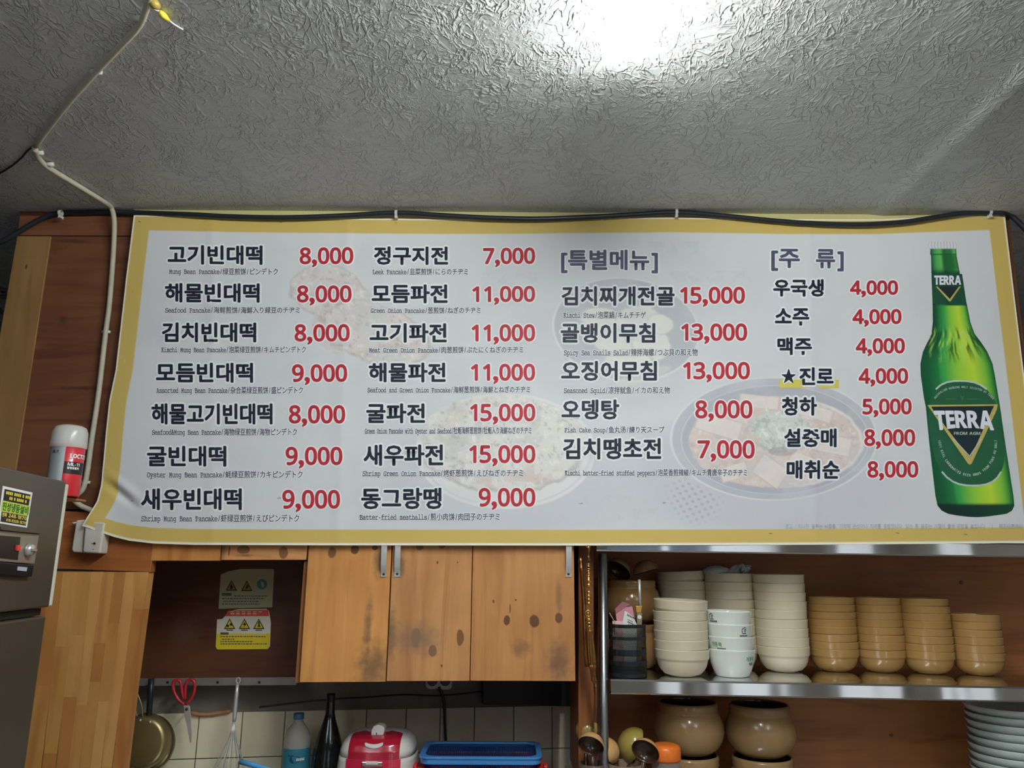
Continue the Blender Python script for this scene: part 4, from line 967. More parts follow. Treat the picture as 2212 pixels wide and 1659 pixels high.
# white printed bowls
def white_bowl():
    base = onshelf(1590, 1463.5); base.y += .035; s = mpp(base + Vector((0, 0, .05))); R = 101 * s / 2; Hh = 56 * s
    t = thing('white_bowl', 'x', 'bowl', (0, 0, 0), group='white printed bowls', local=True)
    pr = [(0, .002), (R * .56, .002), (R * .58, 0), (R * .66, 0), (R * .70, Hh * .04), (R * .80, Hh * .22), (R * .89, Hh * .45), (R * .95, Hh * .7), (R * .985, Hh * .93), (R * 1.0, Hh * .97), (R * .995, Hh), (R * .97, Hh * .985), (R * .95, Hh * .9), (R * .91, Hh * .68), (R * .85, Hh * .46), (R * .74, Hh * .24), (R * .6, Hh * .1), (0, Hh * .08)]
    MB().lathe(pr, 48).build('bowl_body', m_porc, t, smooth=True)
    return t, base, R, Hh, pr, s
wt, wb, WR, WH, wpr, wsc = white_bowl()
m_gp = mat('green_print', (.06, .30, .10), .4, var=0); m_bp = mat('black_print', (.02, .02, .025), .4, var=0)
def wrap(R_at, ang0):
    def mp(q, lift):
        out = np.empty((len(q), 3))
        for i, (x, y) in enumerate(q):
            z = -y; r = R_at(z) + lift; a = ang0 + x / r; out[i] = (r * math.sin(a), -r * math.cos(a), z)
        return out
    return mp
def wr(z):
    pts = [(p[1], p[0]) for p in wpr[3:11]]; return float(np.interp(z, [p[0] for p in pts], [p[1] for p in pts]))
def wprint(root, ang, items):
    for s_, mode, x0, x1, z0, z1, mm in items:
        ik = Ink(wrap(wr, ang))
        if s_ == 'logo':
            cx = (x0 + x1) / 2; w_ = x1 - x0; h_ = z1 - z0; t_ = w_ * .12
            pth = [(x1 - w_ * .1, -z1 + t_), (cx, -z1), (x0 + t_, -z1 + h_ * .15), (x0, -z1 + h_ * .45), (x0 + t_, -z0 - h_ * .1), (cx - w_ * .1, -z0)]
            for a_, b_ in zip(pth[:-1], pth[1:]):
                d = np.array(b_) - np.array(a_); d = d / np.linalg.norm(d); n_ = np.array([-d[1], d[0]]) * t_ * .5
                ik.poly([a_ + n_, b_ + n_, b_ - n_, a_ - n_], .0004, 0)
            for bx in ((cx - w_ * .1, cx + w_ * .45, -z1 + h_ * .3, -z1 + h_ * .42), (cx, cx + w_ * .35, -z1 + h_ * .5, -z1 + h_ * .6), (cx + w_ * .1, cx + w_ * .22, -z1 + h_ * .6, -z0 - h_ * .1), (cx - w_ * .1, cx + w_ * .45, -z0 - h_ * .12, -z0)):
                ik.poly([(bx[0], bx[2]), (bx[1], bx[2]), (bx[1], bx[3]), (bx[0], bx[3])], .0004, 0)
        elif s_ == 'dash':
            x = x0
            while x < x1: ik.poly([(x, -z1), (x + .0028, -z1), (x + .0028, -z0), (x, -z0)], .0004, 0); x += .0038
        else:
            ik.put(fit(layout(s_, 'ko'), 'ko', x0, x1, -z1, -z0), R0 + ring(.0002, 4), .0004, 0)
        ik.build('print', [mm], root)
px_ = wsc
spec = [(0.62, [('개똥쑥', 'ko', -11 * px_, 14 * px_, 33 * px_, 43 * px_, m_gp), ('막걸리', 'ko', -1 * px_, 12 * px_, 24.5 * px_, 31 * px_, m_bp)]),
        (-0.95, [('개똥쑥', 'ko', -12 * px_, 14 * px_, 35 * px_, 45 * px_, m_gp), ('dash', '', 2 * px_, 20 * px_, 31 * px_, 33 * px_, m_bp)]),
        (0.42, [('logo', '', -6 * px_, 6 * px_, 37 * px_, 50 * px_, m_bp), ('dash', '', -10 * px_, 10 * px_, 31.5 * px_, 34.5 * px_, m_bp)]),
        (-1.05, [('logo', '', -6 * px_, 6 * px_, 38 * px_, 50 * px_, m_bp), ('dash', '', -6 * px_, 12 * px_, 32.5 * px_, 36 * px_, m_bp)])]
wl_ = ['bottom white bowl with green and black lettering at its far side', 'second white bowl from the bottom with green lettering at its near edge', 'third white bowl from the bottom with a black round logo', 'top white bowl of the printed stack']
for i in range(4):
    o = wt.copy(); COL.objects.link(o)
    for ch in wt.children: c = ch.copy(); COL.objects.link(c); c.parent = o
    o.location = (wb.x + (0, -.001, -.003, -.005)[i], wb.y, zshelf(wb.x) + .0012 + i * 26.2 * px_); o['label'] = wl_[i]; o.rotation_euler = (0, -slx + (0, .006, .008, .010)[i], 0)
    wprint(o, *spec[i])
for ch in list(wt.children): bpy.data.objects.remove(ch)
bpy.data.objects.remove(wt)

# knotted white cloth on the covered stack
m_cloth = mat('white_cotton', (.55, .58, .58), .85, var=.08, bump=.5, bscale=60)
bb2, btop = B2[1], B2[3]
def blob(c, r, n=(28, 18), seed=0, amp=.18, freq=2.2):
    b = MB(); v = []; nu_, nv_ = n
    for j in range(nv_ + 1):
        th = math.pi * j / nv_
        for i in range(nu_):
            ph = 2 * math.pi * i / nu_; d = Vector((math.sin(th) * math.cos(ph), math.sin(th) * math.sin(ph), math.cos(th)))
            k = 1 + amp * mnoise.noise(d * freq + Vector((seed, 0, 0))); v.append((c[0] + d.x * r[0] * k, c[1] + d.y * r[1] * k, c[2] + d.z * r[2] * k))
    f = [(j * nu_ + i, (j + 1) * nu_ + i, (j + 1) * nu_ + (i + 1) % nu_, j * nu_ + (i + 1) % nu_) for j in range(nv_) for i in range(nu_)]
    b.add(v, f); return b
s = mpp(bb2 + Vector((0, 0, .2)))
ctop = btop - .004
cl = blob((bb2.x - 30 * s, bb2.y - .02, ctop + 7 * s), (27 * s, .04, 12 * s), seed=1)
for k in range(9):
    a = random.uniform(0, 6.28); c0 = Vector((bb2.x + 22 * s + random.uniform(-12, 12) * s, bb2.y - .025 + random.uniform(-.012, .012), ctop + random.uniform(5, 14) * s))
    pth = smoothpath([c0 + Vector((math.cos(a + t) * (11 + 3 * t) * s, math.sin(a * 2 + t) * 8 * s, math.sin(t * 1.7 + a) * 6 * s)) for t in np.linspace(0, 3.2, 5)], 4)
    n_ = len(pth); cl.tube(pth, [(2.0 + 4.2 * math.sin(math.pi * i / (n_ - 1))) * s for i in range(n_)], 8)
cl.add(blob((bb2.x - 0 * s, bb2.y - .02, ctop + 5 * s), (20 * s, .03, 8 * s), seed=4).v, blob((0, 0, 0), (1, 1, 1)).f)
co_ = cl.build('knotted_cloth', m_cloth, None, smooth=True, base=(bb2.x, bb2.y, ctop)); tag(co_, 'knotted white cloth lying on the stack behind the white bowls', 'cloth')

# ================================================================== BROWN POTS
m_pot = mat('brown_earthenware', (.34, .19, .075), .17, var=.12, vscale=8, coat=.35)
m_pot2 = mat('olive_brown_earthenware', (.36, .225, .10), .18, var=.15, vscale=8, coat=.3)
m_in = mat('dark_brown_glaze', (.07, .035, .02), .2, coat=.4)
def pot(name, label, c, R, Hh, m, group, rimr=.82):
    t = thing(name, label, 'pot', c, group=group, local=True)
    o_ = [(0, 0), (R * .58, 0), (R * .64, Hh * .02), (R * .82, Hh * .12), (R * .95, Hh * .28), (R, Hh * .44), (R * .97, Hh * .6), (R * .90, Hh * .74), (R * .845, Hh * .80), (R * .83, Hh * .83), (R * .86, Hh * .86), (R * .84, Hh * .90), (R * .855, Hh * .95), (R * rimr, Hh)]
    MB().lathe(o_ + [(R * .78, Hh * .985)], 48).build('pot_body', m, t, smooth=True)
    MB().lathe([(R * .778, Hh * .98), (R * .76, Hh * .9), (R * .80, Hh * .8), (R * .9, Hh * .5), (R * .7, Hh * .12), (0, Hh * .06)], 48).build('glazed_inside', m_in, t, smooth=True)
    return t
zc = .9018
def pots_at(px, pytop, pybot, wpx, Yc, names):
    c = P(px, pybot, Yc - .06); s = mpp(c); R = wpx * s / 2; c = P(px, pybot, Yc - R * .6); s = mpp(c + Vector((0, .08, 0))); R = wpx * s / 2; Hh = (pybot - pytop - 8) * s
    return Vector((c.x, Yc, c.z)), R, Hh
c, R, Hh = pots_at(1500, 1525, 1636, 150, 2.42, 0); H2 = c.z - zc - .002
pot('earthenware_pot', 'brown earthenware pot under the shelf, upper one nearest the orange lid', (c.x, c.y, c.z), R, Hh, m_pot2, None)
pot('earthenware_pot', 'lower brown earthenware pot directly behind the orange lidded jar', (c.x - .004, c.y, zc), R * 1.0, H2, m_pot2, None)
c, R, Hh = pots_at(1660, 1530, 1641, 150, 2.42, 0); H2 = c.z - zc - .002
pot('earthenware_pot', 'brown earthenware pot under the shelf, upper one in the middle of the compartment', (c.x, c.y, c.z), R, Hh, m_pot2, None)
pot('earthenware_pot', 'lower brown earthenware pot, base of the pair farther from the jar', (c.x, c.y, zc), R, H2, m_pot2, None)
cA = onshelf(1368, 1452); cA.y = 2.475; sA = mpp(cA + Vector((0, 0, .05))); RA = 64 * sA; xA = P(1366, 1400, 2.475).x
HA = P(1366, 1347, 2.475).z - cA.z; cA.z = zshelf(xA) + .001; HA = P(1366, 1346, 2.475).z - cA.z
pot('large_brown_pot', 'lower large brown pot on the steel shelf behind the pen holder', (xA, 2.475, cA.z), RA, HA, m_pot, None)
HB = P(1366, 1252, 2.475).z - cA.z - HA - .002
pot('large_brown_pot', 'upper large brown pot on the steel shelf behind the pen holder', (xA, 2.475, cA.z + HA + .002), RA, HB, m_pot, None)
def halfbowl(name, label, c, R, rot, m, k=.9, handle=None, cat='bowl'):
    t = thing(name, label, cat, c, rot, local=True)
    o_ = [(R * math.sin(a), -R * k * math.cos(a)) for a in np.linspace(0, math.pi / 2, 12)]; i_ = [((R - .002) * math.sin(a), -(R - .002) * k * math.cos(a)) for a in np.linspace(math.pi / 2, 0, 12)]
    MB().lathe(o_, 36).build('outside', m, t, smooth=True)
    MB().lathe([(R, 0)] + i_, 36).build('inside', m_in, t, smooth=True)
    if handle: MB().tube(handle, .006, 8).build('handle', m_in, t, smooth=True)
    return t
zz = cA.z + HA + HB
p = P(1335, 1238, 2.45); halfbowl('brown_ladle_bowl', 'dark brown scoop leaning on the large pot, next to the post', (p.x, 2.46, zz + .028), .042, (math.radians(150), math.radians(35), 0), m_pot)
p = P(1397, 1243, 2.45); halfbowl('brown_ladle_bowl', 'dark brown scoop on the large pot, beside the back cream stack', (p.x, 2.46, zz + .026), .040, (math.radians(175), math.radians(-15), 0), m_pot)

# gourd-shaped ladles in a holder at the foot of the post
m_lad = mat('yellow_ladle_lacquer', (.38, .29, .07), .18, coat=.6); m_lad2 = mat('tan_ladle_lacquer', (.62, .34, .14), .18, coat=.6)
hp = P(1352, 1650, 2.26)
hold = thing('ladle_holder', 'brown round holder full of tilted ladles beside the steel post', 'holder', (hp.x, 2.27, .9018), local=True)
hh = hp.z - .9018; MB().lathe([(0, 0), (.042, 0), (.046, .006), (.047, hh), (.044, hh), (.043, .006), (0, .005)], 32).build('cup', mat('holder_brown', (.20, .13, .09), .3), hold, smooth=True)
hp2 = P(1283, 1652, 2.25); hh2 = hp2.z - .9018
def ladle(label, px, py, Y, R, dome, m, k=1.0):
    p = P(px, py, Y); rot = Vector((0, 0, -1)).rotation_difference(Vector(dome).normalized()).to_euler()
    E_ = rot.to_matrix()
    end = Vector((hp.x + (p.x - hp.x) * .15, 2.27, .93)) if px > 1300 else Vector((hp2.x + (p.x - hp2.x) * .2, 2.27, .93))
    loc = E_.transposed() @ (end - p); st = Vector((loc.x, loc.y, 0)).normalized() * R * .98
    return halfbowl('ladle', label, tuple(p), R, tuple(rot), m, k, handle=[st, st * .7 + loc * .35 + Vector((0, 0, -R * .2)), loc], cat='ladle')
ladle('large yellow ladle between the steel post and the orange lid', 1370, 1611, 2.335, .050, (-.85, -.12, .42), m_lad, .95)
ladle('tan ladle showing its dark brown bowl next to the orange lid', 1394, 1624, 2.222, .038, (.42, .75, .5), m_lad2, .75)
ladle('tan ladle half hidden behind the steel post', 1312, 1622, 2.285, .036, (.75, -.3, .5), m_lad2, .9)
ladle('pointed yellow ladle standing on the cabinet side of the post', 1271, 1580, 2.33, .034, (-.6, -.45, .65), m_lad, 1.15)
ladle('tan ladle with a dark bowl on the cabinet side of the post', 1276, 1612, 2.225, .036, (.3, .75, .6), m_lad2, 1.0)
hold2 = thing('ladle_holder', 'brown round holder of ladles on the cabinet side of the post', 'holder', (hp2.x, 2.27, .9018), local=True)
MB().lathe([(0, 0), (.036, 0), (.038, .006), (.038, hh2), (.035, hh2), (.034, .006), (0, .005)], 32).build('cup', mat('holder_dark', (.12, .08, .06), .35), hold2, smooth=True)
# orange lidded jar
m_orange = mat('orange_plastic', (.85, .19, .025), .35, coat=.2, var=.03)
m_clear = mat('clear_plastic', (.85, .82, .8), .12, var=0, trans=.85, ior=1.3)
jp = P(1442, 1612, 2.235); s = mpp(jp); Rj = 32.5 * s
jar = thing('lidded_jar', 'clear plastic jar with a bright orange lid in front of the brown pots', 'jar', (jp.x, 2.265, .9418), local=True)
ht = jp.z - .9418; lh = 33 * s
MB().lathe([(0, 0), (Rj * .9, 0), (Rj * .96, .004), (Rj * .96, ht - lh * 1.1), (Rj * .88, ht - lh * .8), (Rj * .86, ht - lh * .3), (Rj * .82, ht - lh * .3), (Rj * .84, ht - lh * .82), (Rj * .92, ht - lh * 1.15), (Rj * .92, .005), (0, .004)], 40).build('jar_body', m_clear, jar, smooth=True)
MB().lathe([(0, ht), (Rj * .7, ht - .0005), (Rj * .9, ht - .004), (Rj, ht - .010), (Rj * 1.01, ht - lh * .85), (Rj * .97, ht - lh), (Rj * .93, ht - lh), (Rj * .93, ht - .006), (0, ht - .003)], 48).build('lid', m_orange, jar, smooth=True)
MB().box(jp.x - .06, jp.x + .06, 2.24, 2.33, .9002, .9415).build('jar_stand', m_pot, None, base=(jp.x, 2.28, .9002))
tag(bpy.data.objects['jar_stand'], 'brown wooden block under the orange lidded jar', 'block')
# plates
m_plate = mat('celadon_porcelain', (.60, .69, .67), .2, var=.03, coat=.4)
pp_ = P(2190, 1523, 2.30); s = mpp(P(2190, 1560, 2.36)); Rp = 96 * s
cpl = Vector((P(2192, 1560, 2.38).x, 2.38, 0)); ztop_ = P(2192, 1532, 2.30).z
npl = 14; pitch = (ztop_ - .9018 - .036) / (npl - 1)
def plate_proto():
    t = thing('porcelain_plate', 'x', 'plate', (0, 0, 0), group='pale porcelain plates in the stack under the shelf', local=True)
    pr = [(0, .001), (Rp * .5, .001), (Rp * .52, 0), (Rp * .6, 0), (Rp * .62, .002), (Rp * .80, .006), (Rp * .91, .014), (Rp * .965, .024), (Rp, .0345), (Rp * .995, .036), (Rp * .955, .030), (Rp * .89, .019), (Rp * .78, .010), (Rp * .58, .005), (0, .004)]
    MB().lathe(pr, 56).build('plate_body', m_plate, t, smooth=True); return t
pp0 = plate_proto()
for i in range(npl):
    lb = 'top pale green porcelain plate of the stack under the shelf' if i == npl - 1 else ('bottom pale green porcelain plate of the stack under the shelf' if i == 0 else f'pale green porcelain plate, number {npl - i} from the top of the stack')
    loc = (cpl.x + random.uniform(-.002, .002), cpl.y + random.uniform(-.002, .002), .9018 + i * pitch)
    NUM = ['', 'first', 'second', 'third', 'fourth', 'fifth', 'sixth', 'seventh', 'eighth', 'ninth', 'tenth', 'eleventh', 'twelfth', 'thirteenth']
    if 0 < i < npl - 1: lb = f'{NUM[npl - i]} pale green porcelain plate from the top of the stack'
    if i == 0: pp0.location = loc; pp0['label'] = lb
    else: dup(pp0, loc, lb, None, (random.uniform(-.006, .006), random.uniform(-.006, .006), 0))

# ================================================================== MESH PEN HOLDER
m_blk = mat('black_painted_wire', (.012, .013, .016), .4, var=0)
pb_ = onshelf(1361, 1466); s = mpp(pb_ + Vector((0, 0, .05))); Rh = 41 * s; pc = Vector((P(1359, 1440, pb_.y + .01 + Rh * .6).x, pb_.y + .01 + Rh, zshelf(pb_.x) + .001)); Hh = 110 * s
ph = thing('pen_holder', 'black wire mesh pen holder on the steel shelf by the post', 'pen holder', tuple(pc), local=True)
MB().lathe([(0, 0), (Rh, 0), (Rh + .0008, .002), (Rh, .004), (Rh - .001, .004), (0, .002)], 40).build('base', m_blk, ph, smooth=True)
bands = [(0.0, .07), (.21, .30), (.40, .52), (.70, .76), (.93, 1.0)]
b = MB()
for a_, c_ in bands: b.lathe([(Rh + .0006, Hh * a_), (Rh + .0006, Hh * c_), (Rh - .0004, Hh * c_), (Rh - .0004, Hh * a_)], 40)
o = b.build('solid_band', m_blk, ph, smooth=False); o['kind'] = 'stuff'
b = MB(); nst = 84; turns = Hh / (2 * math.pi * Rh) * .9
for dr in (1, -1):
    for k in range(nst):
        v = []
        st_ = 12
        for i in range(st_ + 1):
            a = 2 * math.pi * k / nst + dr * i / st_ * 2 * math.pi * turns; z = Hh * i / st_; da = .0008 / Rh
            for sg in (-1, 1): v.append(((Rh + .0002 * dr) * math.cos(a + sg * da), (Rh + .0002 * dr) * math.sin(a + sg * da), z))
        b.add(v, [(2 * i, 2 * i + 1, 2 * i + 3, 2 * i + 2) for i in range(st_)])
o = b.build('wire_mesh', m_blk, ph); o['kind'] = 'stuff'
m_pink = mat('pink_card', (.62, .27, .32), .55); m_pink2 = mat('dusky_pink_card', (.33, .12, .15), .55); m_card = mat('white_card', (.78, .78, .76), .5, var=.02); m_lpink = mat('pale_pink_card', (.8, .5, .48), .5)
def inholder(name, label, cat, quad, Y, th, m, mats=None):
    c = P(quad[0][0], quad[0][1], Y); t = thing(name, label, cat, tuple(c)); b = MB(); b.prism([P(x, y, Y) for x, y in quad], (0, th, 0)); b.build('body', m, t, bevel=.0008); return t
Yh = pc.y
t = inholder('pink_box', 'pink paper box standing in the mesh pen holder', 'box', [(1330, 1324), (1349, 1312), (1366, 1310), (1372, 1340), (1370, 1440), (1345, 1440)], Yh - .012, .018, m_pink)
b = MB(); b.prism([P(x, y, Yh - .0125) for x, y in ((1328, 1317), (1344, 1300), (1362, 1305), (1350, 1313), (1331, 1326))], (0, .018, 0)); b.build('flap', m_pink2, t, bevel=.0005)
t = inholder('white_card', 'white printed card leaning in the mesh pen holder', 'card', [(1350, 1319), (1368, 1332), (1376, 1350), (1375, 1430), (1348, 1430), (1343, 1350)], Yh - .022, .006, m_card)
ik = Ink(flat_map(Yh - .0222))
for (x0, y0, x1, w_) in ((1355, 1328, 1372, 2.0), (1356, 1338, 1368, .9), (1356, 1343, 1370, 1.6), (1357, 1348, 1364, .8)):
    x = x0
    while x < x1: ik.poly([(x, y0 + (x - x0) * .5 - w_), (x + 2, y0 + (x - x0) * .5 - w_ + 1), (x + 2, y0 + (x - x0) * .5 + w_ + 1), (x, y0 + (x - x0) * .5 + w_)], .0004, 0); x += 3
ik.build('print', [m_bp], t)
inholder('pink_packet', 'pale pink packet at the post side of the mesh pen holder', 'packet', [(1323, 1341), (1345, 1343), (1345, 1430), (1325, 1430)], Yh - .018, .008, m_lpink)
c = P(1382, 1350, Yh - .02); stk = thing('souvenir_spoon', 'silver stick with a gold and patterned lower part standing in the pen holder', 'utensil', tuple(c))
MB().tube([P(1381, 1252, Yh - .02), P(1382.5, 1309, Yh - .02)], 3.3 * s, 10).build('silver_stem', m_steel, stk, smooth=True)
b = MB(); b.prism([P(1373, 1309, Yh - .023), P(1387, 1309, Yh - .023), P(1385, 1324, Yh - .023), P(1375, 1324, Yh - .023)], (0, .005, 0)); b.build('gold_collar', mat('gilt', (.75, .45, .10), .3, metal=.8), stk, bevel=.001)
b = MB(); b.prism([P(1376, 1325, Yh - .023), P(1387, 1325, Yh - .023), P(1386, 1440, Yh - .023), P(1377, 1440, Yh - .023)], (0, .005, 0)); b.build('patterned_handle', mat('patterned_handle', (.30, .24, .14), .4, var=.5, vscale=160), stk, bevel=.001)
c = P(1381.5, 1333, Yh - .0235); b = MB(); b.lathe([(0, 0), (4.5 * s, 0), (4.5 * s, .001), (0, .0012)], 16); b.v = [(c.x + x, c.y - z, c.z + y) for x, y, z in b.v]; b.build('medallion', m_card, stk)
MB().tube([P(1316.5, 1324, Yh - .02), P(1327, 1342, Yh - .02), P(1332, 1430, Yh - .02)], 1.1 * s, 6).build('skewer', m_steel, None, base=tuple(P(1327, 1342, Yh - .02)))
tag(bpy.data.objects['skewer'], 'thin metal skewer leaning out of the pen holder towards the post', 'skewer')

# ================================================================== HANGING GOLD ORNAMENT
m_gl = mat('polished_gold', (.80, .48, .12), .16, metal=1, var=.1, vscale=60); m_br = mat('old_brass', (.36, .18, .06), .22, metal=1, var=.2, vscale=40); m_amb = mat('amber_lacquer', (.12, .035, .012), .15, coat=.6)
Yo = 2.185; oc = P(1271, 1330, Yo)
orn = thing('gilded_ornament', 'long gilded beaded ornament hanging between the pine cabinet and the steel post', 'ornament', tuple(oc))
def chain(pts, prof, mat_, name, n=16):
    """beads along a nearly vertical line; prof: (py, radius px)"""
    b = MB(); ring_ = []
    path = []; rr = []
    for py, r in prof:
        px = np.interp(py, [q[0] for q in pts], [q[1] for q in pts]); path.append(P(px, py, Yo)); rr.append(r * s_o)
    b.tube(path, rr, n); o = b.build(name, mat_, orn, smooth=True); return o
s_o = mpp(oc); line = [(1180, 1271), (1340, 1272), (1420, 1277), (1470, 1283), (1510, 1286)]
prof = [(1178, 3), (1182, 5.5), (1190, 4), (1196, 2), (1203, 4), (1212, 4.5)]
chain(line, prof, m_br, 'hanger')
pr = []
y = 1216
for r, h in [(4.6, 5), (4.8, 5), (4.8, 5), (4.5, 5), (4.8, 5), (5.2, 5)]:
    pr += [(y, r * .55), (y + h * .3, r), (y + h * .7, r), (y + h, r * .55)]; y += h
pr += [(1247, 3.2), (1252, 5), (1257, 6.4), (1259, 3.5), (1262, 6.3), (1267, 6.3), (1269, 3.2)]
chain(line, pr, m_gl, 'bead_column')
pr = []; y = 1275
for r, h in [(5.2, 8), (5.6, 8), (5.8, 8), (5.6, 8)]: pr += [(y, r * .45), (y + h * .25, r), (y + h * .75, r), (y + h, r * .45)]; y += h
chain(line, pr, m_gl, 'bead_column')
c = P(1270.5, 1325, Yo); rg = [c + Vector((math.cos(a), 0, math.sin(a))) * 6 * s_o for a in np.linspace(0, 2 * math.pi, 24, endpoint=False)]
MB().tube(rg, 1.5 * s_o, 8, closed=True).build('ring', m_gl, orn, smooth=True)
MB().tube([c + Vector((0, .004, 0)), c - Vector((0, .003, 0))], 3 * s_o, 10).build('ring_stud', m_gl, orn, smooth=True)
pr = []; y = 1334
for r, h in [(5.5, 9), (5, 6), (5, 8)]: pr += [(y, r * .5), (y + h * .25, r), (y + h * .75, r), (y + h, r * .5)]; y += h
pr += [(1362, 7), (1365, 6)]
chain(line, pr, m_gl, 'bead_column')
b = MB(); v = []; pf = [(1364, 7), (1380, 8.3), (1410, 9.5), (1430, 9), (1436, 7.5), (1440, 8.5), (1446, 6), (1462, 5), (1470, 6.2), (1476, 3)]
nn_ = 48
for py, r in pf:
    p = P(np.interp(py, [q[0] for q in line], [q[1] for q in line]), py, Yo)
    for k in range(nn_):
        a = 2 * math.pi * k / nn_; rr = r * s_o * (1 - (.10 if k % 4 < 2 else 0)); v.append((p.x + rr * math.cos(a), p.y + rr * math.sin(a), p.z))
b.add(v, [(i * nn_ + k, i * nn_ + (k + 1) % nn_, (i + 1) * nn_ + (k + 1) % nn_, (i + 1) * nn_ + k) for i in range(len(pf) - 1) for k in range(nn_)])
b.build('fluted_bell', m_br, orn)
ln2 = [(1205, 1254), (1235, 1256), (1300, 1261), (1370, 1263), (1440, 1269)]
def ch2(prof, mat_, name):
    path = [P(np.interp(py, [q[0] for q in ln2], [q[1] for q in ln2]), py, Yo + .012) for py, r in prof]; MB().tube(path, [r * s_o for _, r in prof], 14).build(name, mat_, orn, smooth=True)
ch2([(1202, 3), (1212, 6), (1222, 4.5), (1226, 6.5), (1232, 6), (1236, 4.5), (1300, 5.5), (1370, 6), (1440, 6)], m_br, 'side_rod')
MB().tube([P(1285, 1470, Yo + .02), P(1287, 1500, Yo + .03), P(1286, 1560, Yo + .03)], 4 * s_o, 10).build('tassel', m_amb, orn, smooth=True)

# ================================================================== LEFT: REFRIGERATOR
fr0 = P(144, 1040, 1.75); fdir = Vector((-.112, 1, 0)).normalized(); fn = Vector((fdir.y, -fdir.x, 0))
fang = math.atan2(-fdir.x, fdir.y)
fridge = thing('refrigerator', 'grey steel upright refrigerator with a repair sticker and control panel beside the column', 'refrigerator', (fr0.x, fr0.y, 0), (0, 0, fang), local=True)
Rz = Matrix.Rotation(-fang, 3, 'Z')
def FL(px, py, off=0.0):
    w_ = PP(px, py, fr0 + fn * off, fn); return Rz @ (w_ - Vector((fr0.x, fr0.y, 0)))
m_fr = mat('brushed_fridge_steel', (.115, .095, .07), .36, metal=.5, var=.12, vscale=3); m_gsk = mat('pale_gasket', (.60, .60, .50), .6); m_seam = mat('dark_gap', (.012, .014, .012), .5)
zt_ = FL(144, 1040).z; zm = FL(99, 1312).z; zm2 = FL(97, 1331).z
MB().box(-.05, 0, -.62, 0, zm, zt_).build('door', m_fr, fridge, bevel=.004)
MB().box(-.05, 0, -.62, -.008, .12, zm2).build('door', m_fr, fridge, bevel=.004)
MB().box(-.72, -.056, -.62, .0, .05, zt_ - .06).build('cabinet_body', m_fr, fridge, bevel=.003)
MB().box(-.05, .0006, .0006, .0125, zm + .002, zt_ - .006).build('gasket', m_gsk, fridge, bevel=.002)
MB().box(-.056, -.012, -.60, -.01, zm2 + .002, zm - .002).build('seam', m_seam, fridge)
for fx_ in (-.68, -.1):
    for fy in (-.58, -.04): MB().tube([(fx_, fy, 0), (fx_, fy, .05)], .02, 12).build('foot', m_seam, fridge)
def fmap(q, lift):
    out = np.empty((len(q), 3))
    for i, (x, y) in enumerate(q): v_ = FL(x, y); v_.x += lift; out[i] = v_
    return out
def fquad(name, pts, x0, x1, m, root=None, bevel=0):
    b = MB(); v = [FL(x, y) for x, y in pts]; f_ = [Vector((x1, p.y, p.z)) for p in v]; b.prism(f_, (x0 - x1, 0, 0)); return b.build(name, m, root or fridge, bevel=bevel)
m_pl = mat('panel_silver', (.34, .29, .24), .35, metal=.5); m_pd = mat('panel_black', (.012, .012, .014), .25); m_kn = mat('knob_silver', (.62, .62, .60), .25, metal=.7)
cpn = fquad('control_panel', [(-20, 1144), (72, 1153), (62, 1219), (-25, 1212)], 0, .012, m_pl, bevel=.002)
cpn['_b'] = [0, 0, 0]
fquad('lower_trim', [(-25, 1213), (62, 1220), (57, 1246), (-28, 1240)], 0, .011, m_pd, bevel=.002)
fquad('display', [(-20, 1156), (29, 1160), (23, 1209), (-25, 1204)], .0121, .0135, m_pd, cpn)
fquad('switch', [(18, 1177), (26, 1178), (25, 1190), (17, 1189)], .0136, .017, mat('red_switch', (.7, .06, .04), .3), cpn)
fquad('overhang_lip', [(-20, 1138), (74, 1147), (73, 1153), (-20, 1144)], 0, .018, m_fr)
kc_ = FL(45, 1188); b = MB(); b.lathe([(0, .012), (.010, .012), (.0125, .006), (.0135, 0), (0, 0)], 28); b.v = [(.0122 + z, kc_.y + x, kc_.z + y * 1.0) for x, y, z in b.v]; b.build('knob', m_kn, cpn, smooth=True)
b = MB(); b.v = []; b.box(.024, .027, kc_.y - .010, kc_.y + .010, kc_.z - .002, kc_.z + .002); b.build('knob_grip', m_kn, cpn)
fquad('serial_label', [(25, 1223.5), (46, 1225.5), (44, 1234), (24, 1232)], .0111, .0118, mat('grey_label', (.4, .45, .5), .5))
# repair sticker
stq = [(5, 1049.5), (69, 1064), (57, 1140), (-5, 1130)]
rs_ = thing('repair_sticker', 'small black and lime sticker with a telephone number on the refrigerator door', 'sticker', (fr0.x, fr0.y, 0), (0, 0, fang), local=True)
fquad('paper', stq, .0005, .0012, m_card, rs_)
m_lime = mat('lime_print', (.55, .62, .04), .5, var=0); m_dg = mat('green_lettering', (.02, .16, .03), .5, var=0); m_yl = mat('yellow_lettering', (.80, .62, .05), .5, var=0); m_k = mat('black_field', (.012, .014, .012), .5, var=0)
def sq(u, v):   # unit square of the sticker -> photo point
    (x0, y0), (x1, y1), (x2, y2), (x3, y3) = stq
    return (x0 * (1 - u) * (1 - v) + x1 * u * (1 - v) + x2 * u * v + x3 * (1 - u) * v, y0 * (1 - u) * (1 - v) + y1 * u * (1 - v) + y2 * u * v + y3 * (1 - u) * v)
def smap(q, lift): return fmap([sq(a, b_) for a, b_ in q], lift)
ik = Ink(smap); ik.poly([(.06, .07), (.94, .07), (.94, .38), (.06, .38)], .0016, 0); ik.poly([(.06, .68), (.94, .68), (.94, .95), (.06, .95)], .0016, 0); ik.poly([(.03, .39), (.97, .39), (.97, .67), (.03, .67)], .0016, 1)
